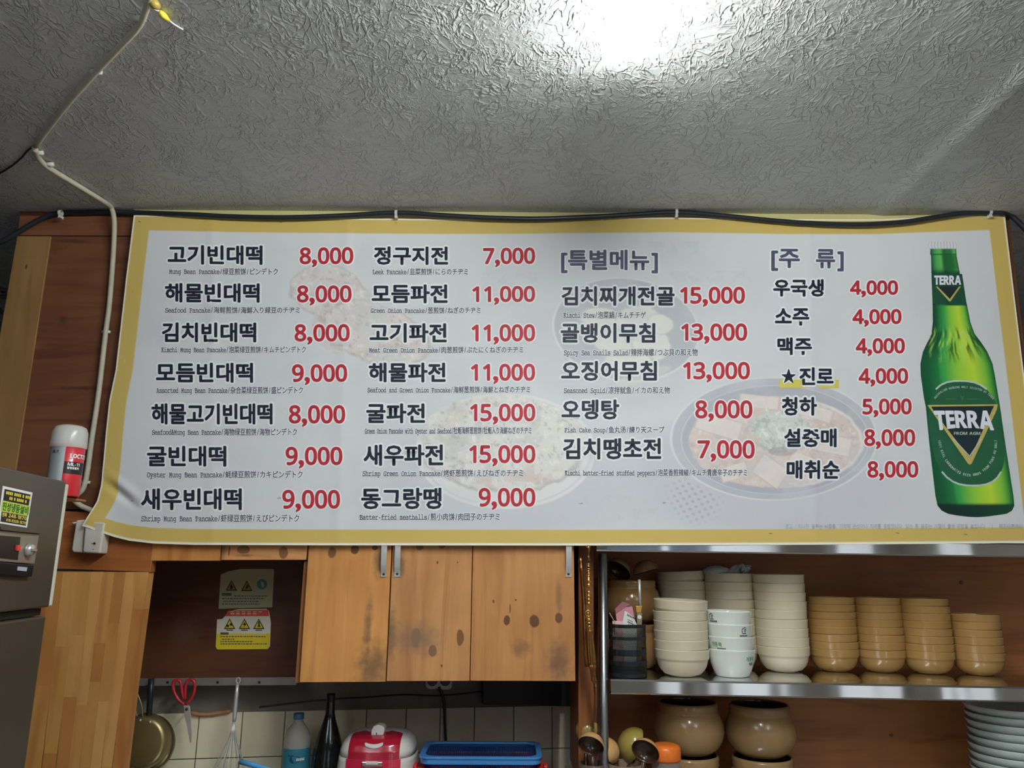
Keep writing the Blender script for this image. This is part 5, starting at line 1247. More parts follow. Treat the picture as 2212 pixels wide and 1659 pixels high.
for row, (u0, u1) in ((.12, (.12, .92)), (.25, (.25, .80))):
    u = u0
    while u < u1: ik.poly([(u, row), (u + .045, row), (u + .045, row + .08), (u, row + .08)], .0020, 2); u += .06 if random.random() > .25 else .10
ik.put(fit(layout('진성냉동설비', 'ko'), 'ko', .06, .94, .42, .64), R0 + ring(.008, 6), .0020, 3)
ik.put(fit(layout('248-1870', 'lat'), 'lat', .30, .92, .70, .80), R0, .0020, 2)
ik.put(fit(layout('전화', 'ko'), 'ko', .08, .24, .70, .80), R0 + ring(.004, 4), .0020, 2)
ik.put(fit(layout('010-8329-1870', 'lat'), 'lat', .24, .92, .84, .92), R0, .0020, 2)
ik.build('print', [m_k, m_lime, m_yl, m_dg], rs_)

# spray can on a small ledge behind the refrigerator
Yc = 1.86; bot = P(133, 1074, Yc); s = mpp(bot + Vector((0, 0, .08))); ax = P(137, 930, Yc); Rc = 36 * s
sd_ = thing('can_stand', 'narrow dark stand behind the refrigerator, carrying the red spray can', 'stand', (bot.x - .05, 1.87, 0))
MB().box(bot.x - .12, bot.x + .022, 1.822, 1.93, bot.z - .006, bot.z - .0008).build('top_plate', m_side, sd_, bevel=.001)
MB().box(bot.x - .11, bot.x - .035, 1.83, 1.92, 0, bot.z - .0062).build('leg', m_side, sd_, bevel=.001)
tx = math.atan2(ax.x - bot.x, ax.z - bot.z)
can = thing('spray_can', 'red and silver spray can with a clear cap between the refrigerator and the conduit', 'spray can', tuple(bot), (0, 0, .53), local=True)
m_canr = mat('can_red', (.55, .02, .03), .3, coat=.3); m_cans = mat('can_silver', (.48, .52, .54), .35, metal=.4); m_cap_ = mat('clear_cap', (.8, .8, .77), .2, var=0, alpha=.42); m_cank = mat('can_black', (.02, .015, .015), .35)
hcan = P(137, 962, Yc).z - bot.z; htop = P(137, 919, Yc).z - bot.z
rB = Rc * .92
MB().lathe([(0, .002), (rB * .9, .002), (rB * .97, 0), (rB, .004), (rB, hcan - .004), (rB * .9, hcan), (0, hcan)], 48, a0=0).build('can_body', m_canr, can, smooth=True)
MB().lathe([(Rc * .97, hcan - .008), (Rc, hcan - .006), (Rc * 1.0, hcan + .004), (Rc * .97, htop - .018), (Rc * .86, htop - .006), (Rc * .6, htop - .001), (0, htop), (0, htop - .002), (Rc * .6, htop - .003), (Rc * .84, htop - .008), (Rc * .93, htop - .02), (Rc * .95, hcan - .008)], 40).build('cap', m_cap_, can, smooth=True)
MB().lathe([(0, hcan), (.006, hcan), (.006, hcan + .012), (.009, hcan + .013), (.009, hcan + .022), (0, hcan + .022)], 16).build('nozzle', m_card, can, smooth=True)
def band(name, z0, z1, a0, a1, m, lift):
    b = MB(); n = 16; v = []
    for z in (z0, z1):
        for i in range(n + 1): a = a0 + (a1 - a0) * i / n; v.append(((rB + lift) * math.sin(a), -(rB + lift) * math.cos(a), z))
    b.add(v, [(i, i + 1, n + 2 + i, n + 1 + i) for i in range(n)]); return b.build(name, m, can, smooth=True)
band('silver_label', .004, hcan - .006, -1.5, -.14, m_cans, .0003)
z_ = lambda py: P(137, py, Yc).z - bot.z
band('black_label', z_(1026), z_(1000), -.12, 1.5, m_cank, .0003)
ik = Ink(wrap(lambda z: rB, 0.0))
ik.put(fit(layout('LOCTITE', 'lat'), 'lat', .006, .056, -z_(983), -z_(992)), R0 + ring(.0003, 4), .0007, 0)
ik.put(fit(layout('ML-11', 'lat'), 'lat', .003, .032, -z_(1002), -z_(1009)), R0, .0007, 0)
ik.put(fit(layout('방청윤활제', 'ko'), 'ko', .003, .030, -z_(1011), -z_(1016)), R0 + ring(.0003, 4), .0007, 0)
ik.build('lettering', [m_card], can)
ik = Ink(wrap(lambda z: rB, -.75)); ik.put(fit(layout('ML-11', 'lat'), 'lat', -.008, .008, -z_(976), -z_(983)), R0, .0007, 0); ik.build('side_lettering', [m_cank], can)

# ================================================================== CONDUIT, CABLES, JUNCTION BOX
m_cond = mat('painted_conduit', (.50, .47, .36), .5, var=.18, vscale=40)
m_clip = mat('cable_clip', (.62, .62, .58), .4); m_cab = mat('black_cable', (.018, .022, .030), .35, var=.1); 
zr_ = ZC - .010
pts = [PZ(x, y, zr_) for x, y in ((330, -40), (321, 0), (303, 52), (262, 98), (208, 155), (150, 220), (100, 283), (77, 316))]
pts2 = [PZ(x, y, zr_) for x, y in ((75, 320), (84, 342), (105, 362), (170, 402), (225, 436))]
pts3 = [P(x, y, YF - (.033 if y < 480 else (.02 if y < 530 else .009))) for x, y in ((240, 449), (246, 470), (247, 500), (244, 560), (236, 660), (228, 720), (213, 850), (198, 950), (190, 1010), (184, 1042), (178, 1058), (168, 1068))]
cn_ = thing('conduit', 'cream painted conduit running over the ceiling and down the brown panelling', 'conduit', tuple(pts3[0]))
MB().tube(smoothpath(pts, 3), .0066, 12).build('ceiling_run', m_cond, cn_, smooth=True)
MB().tube(smoothpath(pts2 + pts3, 4), .0074, 12).build('wall_run', m_cond, cn_, smooth=True)
MB().tube(smoothpath([P(x, y, YF - .012) for x, y in ((152, 1068), (158, 1078), (168, 1088), (182, 1096), (200, 1103), (225, 1112))], 5), .0074, 12).build('elbow', m_cond, cn_, smooth=True)
for x, y, pl_ in ((206, 155, 0), (300, 40, 0), (82, 330, 0), (105, 355, 0), (228, 717, 1), (184, 1042, 1)):
    p = PZ(x, y, ZC - .008) if pl_ == 0 else P(x, y, YF - .006)
    b = MB(); b.tube([p + Vector((-.010, 0, 0)), p + Vector((.014, 0, 0))], .0045 if pl_ else .006, 10); b.build('saddle_clip', m_clip, cn_, smooth=True)
cw = MB(); cw.tube(smoothpath([PZ(x, y, ZC - .004) for x, y in ((78, 312), (60, 325), (45, 342), (20, 362), (-20, 385))], 4), .0028, 6)
o = cw.build('thin_wire', m_cab, None, base=tuple(PZ(60, 325, ZC)), smooth=True); tag(o, 'thin dark wire curving off the ceiling conduit bend', 'wire')
cp = [(-60, 545), (0, 524), (45, 498), (90, 472), (130, 460), (180, 458.5), (240, 458), (400, 463), (500, 468), (620, 470), (740, 466), (855, 460), (950, 465), (1050, 470.5), (1160, 473), (1270, 469), (1370, 463.5), (1460, 459), (1560, 466), (1660, 476), (1760, 483), (1860, 485), (1950, 480), (2030, 468), (2090, 460), (2137, 458.5), (2165, 460), (2182, 466), (2198, 478), (2225, 508), (2260, 560)]
P3 = []
for x, y in cp:
    yv = YB - .014 if 260 < x < 2180 else YF - .016
    P3.append(P(x, y, yv))
cb_ = thing('black_cable', 'black cable sagging between clips along the top edge of the banner', 'cable', tuple(P3[15]))
MB().tube(smoothpath(P3, 5), .0078, 10).build('cable', m_cab, cb_, smooth=True)
for x, y in ((131, 460), (856, 460.5), (1461, 459), (2138, 458.5)):
    p = P(x, y, YB - .014); b = MB(); b.lathe([(.0095, -.004), (.0095, .004), (.0078, .004), (.0078, -.004), (.0095, -.004)], 18)
    b.v = [(p.x + z, p.y + x_, p.z + y_) for x_, y_, z in b.v]; b.box(p.x - .004, p.x + .004, p.y - .004, p.y + .012, p.z - .017, p.z - .008); b.build('clip', m_clip, cb_, bevel=0)
# lamp lead with yellow insulation at the top
wc = thing('wire_connector', 'yellow taped wire joint on the ceiling beside the conduit', 'wire', tuple(PZ(352, 32, ZC)))
MB().tube([PZ(x, y, ZC - .008) for x, y in ((345, 25), (350, 31), (357, 37), (366, 45))], [.004, .007, .006, .0025], 10).build('yellow_tape', mat('yellow_tape', (.75, .62, .05), .4), wc, smooth=True)
MB().tube([PZ(x, y, ZC - .012) for x, y in ((325, 2), (334, 9), (343, 16))], [.006, .010, .006], 10).build('brown_joint', mat('ochre_joint', (.35, .25, .06), .4), wc, smooth=True)
MB().tube(smoothpath([PZ(x, y, ZC - .006) for x, y in ((318, 4), (332, 18), (345, 25))], 4), .0022, 6).build('lead', m_clip, wc, smooth=True)
MB().tube(smoothpath([PZ(x, y, ZC - .003) for x, y in ((366, 45), (378, 54), (395, 64))], 4), .0018, 6).build('lead', m_clip, wc, smooth=True)
# junction box
m_jb = mat('grimy_white_plastic', (.66, .61, .55), .45, var=.15, vscale=30)
jb = thing('junction_box', 'grimy white plastic junction box under the conduit at the banner corner', 'junction box', tuple(P(190, 1160, YF - .02)))
b = MB(); b.prism([P(x, y, YF - .042) for x, y in ((184, 1123), (226, 1129), (216, 1196), (181, 1194), (178, 1190))], (0, .041, 0)); b.build('box', m_jb, jb, bevel=.005, seg=3)
b = MB(); b.prism([P(x, y, YF - .030) for x, y in ((164, 1124), (183, 1122), (178, 1194), (158, 1193), (154, 1188))], (0, .029, 0)); b.build('side_cover', m_jb, jb, bevel=.004, seg=3)
for x, y, r in ((204, 1174, 2.6), (199, 1174, .9), (201, 1187, 1.0)):
    p = P(x, y, YF - .0425); b = MB(); b.lathe([(0, .0006), (r * mpp(p), .0004), (r * mpp(p), -.001), (0, -.001)], 12); b.v = [(p.x + a_, p.y - c_, p.z + d_) for a_, d_, c_ in b.v]; b.build('screw_hole', m_screw, jb)
MB().tube([P(157, 1130, YF - .012), P(165, 1130, YF - .012)], .0035, 8).build('lug', m_clip, jb, smooth=True)

# ================================================================== TOOLS HANGING ON THE RAIL
Yt = YR - .03
m_gpan = mat('old_brass_pan', (.42, .34, .16), .42, metal=.85, var=.2, vscale=12)
pc_ = P(309, 1602, Yt); s = mpp(pc_)
pan_ = thing('frying_pan', 'brass coloured pan with wire handle hanging behind the pine column', 'pan', tuple(pc_))
def ydisc(prof, c, n=48):
    b = MB(); b.lathe(prof, n); b.v = [(c.x + x, c.y + z, c.z + y) for x, y, z in b.v]; return b
Rp_ = 57 * s
ydisc([(0, -.020), (Rp_ * .78, -.020), (Rp_ * .86, -.018), (Rp_ * .93, -.010), (Rp_ * .97, .006), (Rp_, .012), (Rp_ * .98, .014), (Rp_ * .94, .008), (Rp_ * .88, -.010), (0, -.014)], pc_).build('pan_body', m_gpan, pan_, smooth=True)
for k, pth in enumerate((((284, 1512), (291, 1528), (296, 1548)), ((296, 1497), (302, 1512), (307, 1530), (308, 1549)))):
    MB().tube(smoothpath([P(x, y, Yt - .012) for x, y in pth], 5), 1.6 * s, 8).build('handle_wire', m_gpan, pan_, smooth=True)
for x, y in ((324, 1560), (303, 1556)): 
    p = P(x, y, Yt - .020); b = ydisc([(0, -.003), (.003, -.002), (.004, 0), (0, .001)], p, 12); b.build('rivet', m_steel, pan_, smooth=True)
p2 = P(318, 1606, Yt + .03); R2 = 60 * s
lid_ = thing('pan_lid', 'second darker pan just visible behind the brass pan', 'pan', tuple(p2))
ydisc([(0, -.012), (R2 * .9, -.012), (R2 * .97, -.004), (R2, .004), (R2 * .97, .006), (0, -.006)], p2).build('pan_body', mat('dark_brass', (.22, .17, .09), .35, metal=.8), lid_, smooth=True)
# blue scourer
o = blob(P(283, 1524, Yt + .01), (.010, .008, .024), seed=3, amp=.4).build('blue_scourer', mat('blue_net', (.02, .12, .55), .6), None, smooth=True, base=tuple(P(283, 1524, Yt + .01))); tag(o, 'small blue scourer peeking out behind the pine column', 'scourer')
# dark strap
o = MB().tube([P(327, 1466, Yt), P(325, 1500, Yt), P(321, 1552, Yt)], [.009, .009, .008], 10).build('rubber_strap', mat('black_green_plastic', (.01, .022, .022), .4), None, base=tuple(P(325, 1500, Yt)), smooth=True); tag(o, 'dark green strap hanging on the rail next to the brass pan', 'strap')
# scissors
sc_ = thing('scissors', 'red handled kitchen scissors hanging on the rail', 'scissors', tuple(P(398, 1520, Yt)))
m_rp = mat('red_plastic', (.48, .02, .03), .35)
for loop in (((398, 1522), (386, 1512), (376, 1494), (374, 1476), (381, 1469), (390, 1474), (393, 1492), (397, 1510)), ((402, 1522), (414, 1508), (420, 1492), (420, 1474), (412, 1468), (403, 1474), (400, 1492), (400, 1510))):
    MB().tube(smoothpath([P(x, y, Yt) for x, y in loop], 5), 3.4 * s, 10).build('handle', m_rp, sc_, smooth=True)
b = MB(); b.prism([P(x, y, Yt - .003) for x, y in ((397, 1524), (408, 1524), (412, 1545), (414, 1590), (413, 1605), (410, 1604), (404, 1570), (398, 1545))], (0, .003, 0)); b.build('blade', m_steel, sc_, bevel=.0006)
b = MB(); b.prism([P(x, y, Yt + .001) for x, y in ((399, 1524), (410, 1526), (413, 1560), (411, 1596), (405, 1570), (401, 1545))], (0, .0025, 0)); b.build('blade', m_steel, sc_, bevel=.0006)
p = P(403, 1532, Yt - .0045); ydisc([(0, -.002), (.004, -.001), (.0045, .001), (0, .0015)], p, 14).build('pivot', m_screw, sc_, smooth=True)
# whisk
wk = thing('whisk', 'steel balloon whisk hanging on the rail', 'whisk', tuple(P(510, 1520, Yt)))
MB().tube([P(513, 1478, Yt), P(511, 1500, Yt), P(507, 1545, Yt), P(505.5, 1558, Yt)], [3.2 * s, 4.4 * s, 4.6 * s, 3.6 * s], 14).build('handle', m_steel, wk, smooth=True)
rg = [P(514.5, 1470, Yt) + Vector((math.cos(a) * 4.2 * s, 0, math.sin(a) * 6 * s)) for a in np.linspace(0, 2 * math.pi, 16, endpoint=False)]
MB().tube(rg, 1.4 * s, 6, closed=True).build('hanging_ring', m_steel, wk, smooth=True)
top = P(505.5, 1557, Yt); cxp = P(497, 1640, Yt)
for k in range(7):
    a = math.pi * k / 7; dv = Vector((math.cos(a), math.sin(a), 0)); Wd = 33 * s; Ln = 150 * s; pth = []
    axd = (cxp - top).normalized()
    for t in np.linspace(-1, 1, 25):
        u = abs(t); zz_ = Ln * (1 - u ** 1.9) ; 
        r_ = Wd * math.sin(min(1, (1 - u) * 2.2) * math.pi / 2) ** 1.0 * (math.sqrt(max(0, 1 - ((zz_ / Ln - .62) / .62) ** 2)) if zz_ / Ln > .62 else .25 + .75 * (zz_ / Ln / .62) ** .9)
        if u > .999: r_ = .002
        pth.append(top + axd * zz_ + dv * r_ * (1 if t > 0 else -1) * (0 if abs(t) < 1e-6 else 1))
    pth[12] = top + axd * Ln
    MB().tube(pth, .8 * s, 5).build('wire', m_steel, wk, smooth=True)
# brown curved strip on the plaster edge
o = MB(); o.tube(smoothpath([WPt(x, y, .012) for x, y in ((410, 1539), (430, 1543), (455, 1543), (480, 1539), (500, 1536))], 4), [.002] + [.0065] * 14 + [.005, .002], 8)
o = o.build('chipped_edging', mat('chipped_brown', (.42, .22, .10), .5, var=.3, vscale=50), None, base=tuple(WPt(455, 1540)), smooth=True); tag(o, 'short curved brown edging above the tiles between scissors and whisk', 'edging')

# ================================================================== OUTLET, CORDS, DARK BOX ON THE WALL
ol = thing('double_outlet', 'grimy white double power outlet under the pine cabinet', 'outlet', tuple(WPt(946, 1478)))
b = MB(); b.prism([WPt(x, y, .012) for x, y in ((918, 1448), (978, 1448), (976, 1486), (970, 1490), (950, 1490), (945, 1487), (940, 1489), (926, 1489), (919, 1484))], -WN * .012); b.build('plate', m_jb, ol, bevel=.003)
for x in (934, 962):
    c = WPt(x, 1470, .0125); n_ = 20; b = MB(); b.prism([c + WD * (math.cos(a) * .017) + Vector((0, 0, math.sin(a) * .017)) for a in np.linspace(0, 2 * math.pi, n_, endpoint=False)], -WN * -.006); b.build('plug', mat('brown_plug', (.10, .06, .05), .5), ol, bevel=.002)
o = MB().tube(smoothpath([WPt(x, y, .018) for x, y in ((948, 1484), (955, 1500), (960, 1520), (961, 1560), (963, 1610), (966, 1680))], 5), .0042, 8).build('power_cord', m_cab, None, base=tuple(WPt(960, 1550)), smooth=True); tag(o, 'dark power cord hanging from the outlet down over the tiles', 'cord')
o = MB().tube(smoothpath([WPt(x, y, .006) for x, y in ((560, 1527), (640, 1518), (720, 1510), (800, 1506), (870, 1501), (940, 1503), (1000, 1499), (1040, 1494))], 5), .0022, 8).build('wall_wire', m_cab, None, base=tuple(WPt(800, 1505)), smooth=True); tag(o, 'dark wire running along the dingy plaster above the tiles', 'wire')
b = MB(); b.prism([WPt(x, y, .05) for x, y in ((1043, 1440), (1260, 1440), (1260, 1527), (1043, 1522))], -WN * .048)
o = b.build('dark_fuse_box', mat('black_box_paint', (.012, .012, .016), .5), None, base=tuple(WPt(1140, 1490)), bevel=.002); tag(o, 'black box on the wall under the far end of the pine cabinet', 'box')

# ================================================================== COUNTER AND WHAT STANDS ON IT
ZK = .85
m_ctr = mat('steel_worktop', (.42, .42, .42), .3, metal=.9)
ct = thing('kitchen_counter', 'steel kitchen worktop below the tiles', 'counter', (-.4, 2.45, 0))
MB().box(-1.15, .235, 2.24, 2.525, ZK - .03, ZK).build('worktop', m_ctr, ct, bevel=.002)
MB().box(-1.12, .22, 2.27, 2.52, .1, ZK - .031).build('carcass', m_side, ct)
# rice cooker
rc = P(812, 1600, 2.30); Yr = 2.40; s = mpp(P(812, 1610, 2.31)); RW = 89 * s; RD = .115; zt2 = P(812, 1581, 2.37).z
cx = P(811, 1620, 2.33).x; Hc = zt2 - ZK
def sup(a, wx, wy, e=3.2):
    c_, s_ = math.cos(a), math.sin(a); return wx * math.copysign(abs(c_) ** (2 / e), c_), wy * math.copysign(abs(s_) ** (2 / e), s_)
prof_c = [(.90, 0), (.96, .02), (.99, .10), (1.0, .35), (1.0, .55), (.985, .68), (.96, .76), (.945, .80)]
lidp = [(.943, .803), (.92, .86), (.86, .92), (.74, .965), (.55, .99), (.3, 1.0), (.02, 1.0)]
def loft(pr, e, off=0.0, a0=0, a1=2 * math.pi, n=64, m=None, xlim=None):
    b = MB(); v = []; full = abs(a1 - a0 - 2 * math.pi) < 1e-6; cols = n if full else n + 1
    for k, h in pr:
        for j in range(cols):
            a = a0 + (a1 - a0) * j / n; x, y = sup(a, RW * k + off, RD * k + off, e)
            if xlim: x = max(-xlim, min(xlim, x))
            v.append((cx + x, Yr + y, ZK + Hc * h + (off if k < .9 else 0)))
    b.add(v, [(i * cols + j, i * cols + (j + 1) % cols, (i + 1) * cols + (j + 1) % cols, (i + 1) * cols + j) for i in range(len(pr) - 1) for j in range(n)]); return b
m_rcw = mat('glossy_white_plastic', (.74, .72, .68), .22, coat=.4, var=.02); m_rcr = mat('metallic_red_plastic', (.42, .012, .035), .2, coat=.8, var=.05); m_rcp = mat('bright_red_plastic', (.60, .015, .06), .2, coat=.8, var=.05)
cook = thing('rice_cooker', 'red and white electric rice cooker on the worktop', 'rice cooker', (cx, Yr, ZK))
loft([(.0, 0)] + prof_c + [(0.0, .80)], 3).build('body', m_rcw, cook, smooth=True)
loft([(.0, .803)] + lidp, 3).build('lid', m_rcw, cook, smooth=True)
def patch(pr, fx, off, name, m_, root, nx_=24, e=3, sub=6):
    """skin over the front between x = -fx .. fx"""
    h = []; 
    for i in range(len(pr) - 1):
        for t in range(sub): h.append((pr[i][0] + (pr[i + 1][0] - pr[i][0]) * t / sub, pr[i][1] + (pr[i + 1][1] - pr[i][1]) * t / sub))
    h.append(pr[-1]); b = MB(); v = []
    for k, hh_ in h:
        wx = RW * k + off; wy = RD * k + off
        for j in range(nx_ + 1):
            x = (-1 + 2 * j / nx_) * min(fx * RW, wx * .98); yv = wy * max(0, 1 - abs(x / wx) ** e) ** (1 / e); v.append((cx + x, Yr - yv, ZK + Hc * hh_ + (off * .8 if hh_ > .84 else 0)))
    c_ = nx_ + 1; b.add(v, [(i * c_ + j, i * c_ + j + 1, (i + 1) * c_ + j + 1, (i + 1) * c_ + j) for i in range(len(h) - 1) for j in range(nx_)]); return b.build(name, m_, root, smooth=True)
patch(lidp[:-1] + [(.3, 1.0)], .62, .0016, 'red_lid_panel', m_rcr, cook)
patch(prof_c[2:], .66, .0016, 'red_front_panel', m_rcp, cook)
m_chr = mat('chrome', (.75, .73, .68), .08, metal=1)
yl_ = Yr - RD * .96 - .004; zl = ZK + Hc * .795
b = MB(); b.box(cx - 22 * s, cx + 22 * s, yl_ - .004, yl_ + .012, zl - 10 * s, zl - 1 * s); b.build('latch', m_chr, cook, bevel=.002)
b = MB(); b.box(cx - 13 * s, cx + 13 * s, yl_ - .007, yl_ - .003, zl - 6 * s, zl + .5 * s); b.build('latch_button', m_rcw, cook, bevel=.0015)
# lid badge (smile shape) and steam cap
yq = lambda h: Yr - RD * float(np.interp(h, [q[1] for q in lidp], [q[0] for q in lidp])) - .003
v = []; b = MB(); n_ = 16
for i in range(n_ + 1):
    t = -1 + 2 * i / n_; x = cx + t * 20 * s
    for kk in (0, 1):
        hgt = .915 - (.026 * (1 - t * t)) if kk == 0 else .942 - .016 * (1 - t * t)
        if abs(t) > .93: hgt = .93 + (.006 if kk else -.006)
        v.append((x, yq(hgt), ZK + Hc * hgt + .002))
b.add(v, [(2 * i, 2 * i + 1, 2 * i + 3, 2 * i + 2) for i in range(n_)]); b.build('badge', m_rcw, cook, smooth=True, solid=.003)
b = MB(); zs = ZK + Hc * .97; v = []
pts_ = [(-.019, -.006), (-.0185, .018), (-.013, .029), (0, .033), (.015, .030), (.020, .022), (.016, .006), (.011, -.008), (-.014, -.010)]
b.prism([Vector((cx + 2 * s + x * 1.0, Yr - .062, zs + z)) for x, z in pts_], (0, .04, 0)); b.build('steam_cap', m_rcw, cook, bevel=.004, seg=3)
b = MB(); b.box(cx - 8 * s, cx + 8 * s, Yr - .0630, Yr - .0624, zs - .001, zs + .006); b.build('cap_mark', m_bp, cook)
b = MB(); b.box(cx - 6.4 * s, cx + 6.4 * s, Yr - .0634, Yr - .0631, zs + .0008, zs + .0042); b.build('cap_window', m_rcw, cook)
b = MB(); b.box(cx - 1 * s, cx + 1 * s, Yr - .0630, Yr - .0624, zs + .006, zs + .013); b.build('cap_tick', m_bp, cook)
b = MB(); b.box(cx - 30 * s, cx + 30 * s, Yr - RD - .0035, Yr - RD + .01, ZK + Hc * .45, zl - 22 * s); b.build('display', mat('grey_display', (.35, .33, .33), .25, coat=.3), cook, bevel=.003)
# plastic water bottle
m_pet = mat('cloudy_pet', (.66, .66, .58), .22, var=.05, trans=.45, ior=1.2); m_lbl = mat('teal_label', (.04, .22, .30), .35, var=.35, vscale=22); m_bcap = mat('blue_cap', (.05, .16, .30), .4)
wp = P(642, 1600, 2.46); s = mpp(wp); Rw = 29 * s; wz = P(642, 1541, 2.46).z; Hw = wz - ZK
wbt = thing('water_bottle', 'plastic water bottle with blue cap and teal label on the worktop', 'bottle', (P(642, 1600, 2.46).x, 2.46, ZK), local=True)
yh = lambda py: P(642, py, 2.46).z - ZK
MB().lathe([(0, .006), (Rw * .6, .002), (Rw * .9, .004), (Rw, .014), (Rw, yh(1612)), (Rw * .985, yh(1600)), (Rw * .9, yh(1585)), (Rw * .7, yh(1572)), (Rw * .42, yh(1562)), (Rw * .34, yh(1557)), (Rw * .34, yh(1543)), (0, yh(1543))], 40).build('bottle_body', m_pet, wbt, smooth=True)
MB().lathe([(Rw * .37, yh(1553)), (Rw * .39, yh(1552)), (Rw * .39, yh(1542)), (Rw * .36, yh(1540.5)), (0, yh(1540.5))], 24).build('cap', m_bcap, wbt, smooth=True)
MB().lathe([(Rw + .0006, yh(1680)), (Rw + .0006, yh(1612))], 40).build('label_sleeve', m_lbl, wbt, smooth=True)
ik = Ink(wrap(lambda z: Rw, .18)); ik.poly([(-.017 + .0 + .016 * math.cos(a) + .016, -yh(1634) + .010 * math.sin(a)) for a in np.linspace(0, 6.1, 24)], .0010, 0)
x = .004
while x < .028: ik.poly([(x, -yh(1634) - .003), (x + .003, -yh(1634) - .004), (x + .004, -yh(1634) + .003), (x, -yh(1634) + .004)], .0014, 1); x += .005
x = -.022
while x < -.006: ik.poly([(x, -yh(1626) - .0015), (x + .002, -yh(1626) - .0015), (x + .002, -yh(1626) + .0015), (x, -yh(1626) + .0015)], .0014, 2); x += .003
ik.build('print', [mat('navy_print', (.01, .04, .18), .4, var=0), m_card, m_bp], wbt)
# dark glass bottle
m_wine = mat('dark_green_glass', (.006, .010, .009), .12, var=0, coat=.6)
dp = P(709, 1600, 2.45); s = mpp(dp); dh = lambda py: P(709, py, 2.45).z - ZK; Rd = 34 * s
db_ = thing('dark_bottle', 'tall dark glass bottle between the water bottle and the rice cooker', 'bottle', (dp.x + .000, 2.455, ZK), local=True)
MB().lathe([(0, .01), (Rd * .9, .001), (Rd, .006), (Rd, dh(1650)), (Rd * .93, dh(1622)), (Rd * .78, dh(1598)), (Rd * .58, dh(1575)), (Rd * .38, dh(1555)), (Rd * .29, dh(1540)), (Rd * .26, dh(1515))], 40).build('bottle_body', m_wine, db_, smooth=True)
MB().lathe([(Rd * .265, dh(1516)), (Rd * .27, dh(1502)), (Rd * .255, dh(1498.5)), (0, dh(1498.5))], 28).build('neck_foil', mat('black_foil', (.01, .01, .012), .35), db_, smooth=True)
# light blue stick
o = MB().tube([P(518, 1645, 2.30), P(545, 1652, 2.29), P(600, 1668, 2.27), (P(600, 1668, 2.27).x + .06, 2.26, ZK + .01)], [5.5 * mpp(P(518, 1645, 2.3))] * 4, 12).build('blue_stick', mat('sky_blue_plastic', (.10, .42, .80), .35), None, base=tuple(P(518, 1645, 2.30)), smooth=True); tag(o, 'light blue plastic stick poking up below the whisk', 'stick')
# blue basket in a red one
m_bl = mat('bright_blue_plastic', (.06, .27, .66), .3, coat=.2); m_bd = mat('deep_blue_plastic', (.012, .045, .20), .35); m_rb = mat('basket_red', (.65, .03, .03), .35)
f0 = P(903, 1638, 2.285); f1 = P(1172, 1634, 2.285); zr2 = (f0.z + f1.z) / 2; b0 = PZ(925, 1600, zr2); b1 = PZ(1158, 1600, zr2)
yf = 2.285; yb_ = min(b0.y, 2.545); bx = (f0.x + f1.x) / 2; bw = (f1.x - f0.x) / 2
bas = thing('blue_basket', 'blue perforated plastic basket on the worktop beside the rice cooker', 'basket', (bx, (yf + yb_) / 2, ZK))
byc = (yf + yb_) / 2; bd = (yb_ - yf) / 2
def rr_ring(wx, wy, z, r=.03, n=6):
    out = []
    for qx, qy, a0 in ((1, -1, -90), (1, 1, 0), (-1, 1, 90), (-1, -1, 180)):
        for i in range(n + 1):
            a = math.radians(a0 + 90 * i / n); out.append(Vector((bx + qx * (wx - r) + r * math.cos(a), byc + qy * (wy - r) + r * math.sin(a), z)))
    return out
def rimring(w0, w1, z0, z1, m_, name, root, sk=.0):
    b = MB(); A = [rr_ring(bw - w0, bd - w0, z0), rr_ring(bw - w0 , bd - w0, z1), rr_ring(bw - w1, bd - w1, z1), rr_ring(bw - w1, bd - w1, z0)]; n = len(A[0]); v = [p for a in A for p in a]
    b.add(v, [(i * n + j, i * n + (j + 1) % n, ((i + 1) % 4) * n + (j + 1) % n, ((i + 1) % 4) * n + j) for i in range(4) for j in range(n)]); return b.build(name, m_, root, bevel=.0015)
rimring(0, .016, zr2 - .006, zr2, m_bl, 'rim', bas); rimring(.003, .007, zr2 - .020, zr2 - .0065, m_bl, 'rim_skirt', bas)
zb_ = ZK + .075
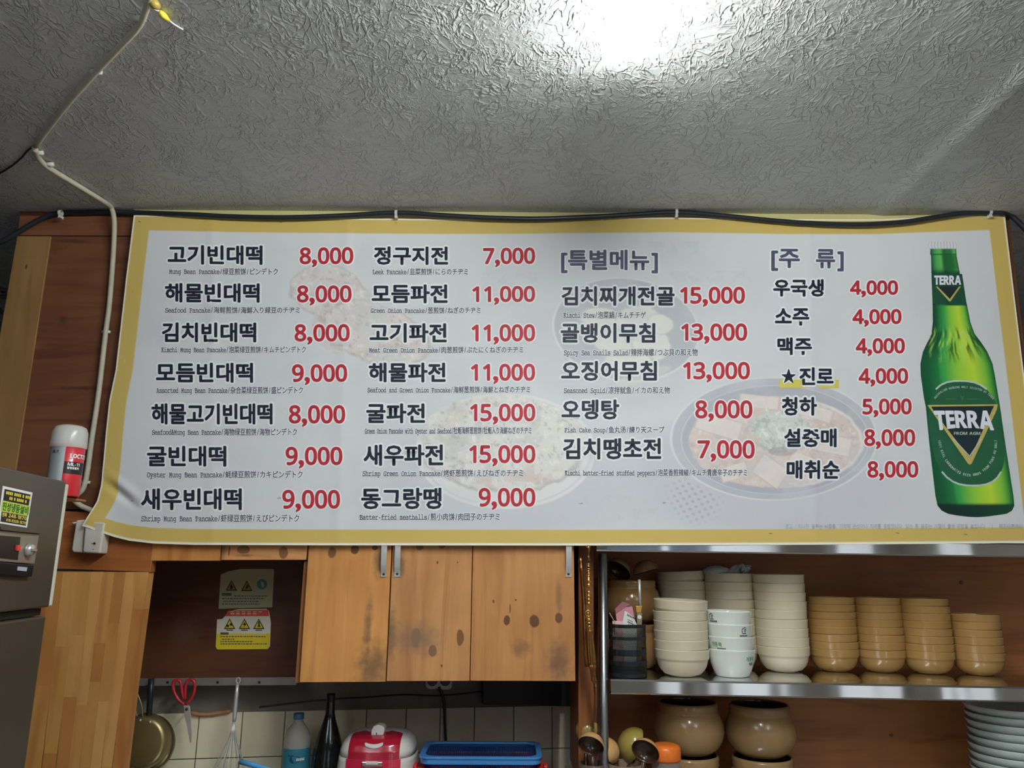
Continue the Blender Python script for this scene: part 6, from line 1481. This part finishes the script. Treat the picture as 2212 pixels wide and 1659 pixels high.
def lattice(w, z0, z1, nz_, nst_, m_, name, root, tk=.0028):
    b = MB()
    for k in range(nz_):
        z = z0 + (z1 - z0) * k / (nz_ - 1); sh = w + (1 - k / (nz_ - 1)) * .018; R_ = rr_ring(bw - sh, bd - sh, z); b.tube(R_, tk * .55, 4, closed=True)
    T_ = rr_ring(bw - w, bd - w, z1, n=4); B_ = rr_ring(bw - w - .018, bd - w - .018, z0, n=4)
    def along(R_, t):
        n = len(R_); L_ = [(R_[(i + 1) % n] - R_[i]).length for i in range(n)]; tot = sum(L_); d = (t % 1) * tot
        for i in range(n):
            if d <= L_[i]: return R_[i] + (R_[(i + 1) % n] - R_[i]) * (d / L_[i])
            d -= L_[i]
        return R_[0]
    for k in range(nst_): b.tube([along(B_, k / nst_), along(T_, k / nst_)], tk * .6, 4)
    o = b.build(name, m_, root); o['kind'] = 'stuff'; return o
lattice(.014, zb_, zr2 - .012, 8, 150, m_bd, 'perforated_wall', bas)
A = rr_ring(bw - .033, bd - .033, zb_); b = MB(); b.prism(A, (0, 0, -.003)); b.build('basket_floor', m_bd, bas)
A1_ = rr_ring(bw - .0135, bd - .0135, zr2 - .012); A2_ = rr_ring(bw - .0135, bd - .0135, zr2 - .026); n = len(A1_)
b = MB(); b.add(A1_ + A2_, [(j, (j + 1) % n, n + (j + 1) % n, n + j) for j in range(n)]); b.build('upper_band', m_bd, bas)
red = thing('red_basket', 'red plastic basket under the blue one', 'basket', (bx, byc, ZK))
zq = P(900, 1664, 2.28).z
o = rimring(-.004, .012, zq - .012, zq - .0, m_rb, 'rim', red); 
b = MB(); R1 = rr_ring(bw - .004, bd - .004, zq - .01); R2_ = rr_ring(bw - .03, bd - .03, ZK + .002); R1 = rr_ring(bw + .001, bd + .001, zq - .011)
n = len(R1); b.add(R1 + R2_, [(j, (j + 1) % n, n + (j + 1) % n, n + j) for j in range(n)] + [tuple(range(n, 2 * n))]); b.build('tub', m_rb, red)
for sx in (-1, 1): b = MB(); b.box(bx + sx * (bw + .004), bx + sx * (bw + .014), byc - .1, byc - .06, zq - .02, zq + .012); b.build('handle_tab', m_rb, red, bevel=.003)

# things seen in the dark beyond the panelling
m_cb = mat('dusty_cables', (.10, .11, .08), .7, var=.4, vscale=20)
o = MB()
for k in range(6):
    p = P(-30, 560 + k * 14, 2.9); o.tube(smoothpath([p + Vector((random.uniform(-.05, .3), random.uniform(-.1, .1), random.uniform(-.1, .1))) for _ in range(5)], 5), .007, 6)
o = o.build('cable_bundle', m_cb, None, base=tuple(P(10, 600, 2.9)), smooth=True); tag(o, 'bundle of dusty cables in the dark gap beside the panelling', 'cables')

for o in bpy.data.objects:
    if '_b' in o: del o['_b']
print('SCRIPT', time.time()-_T0)
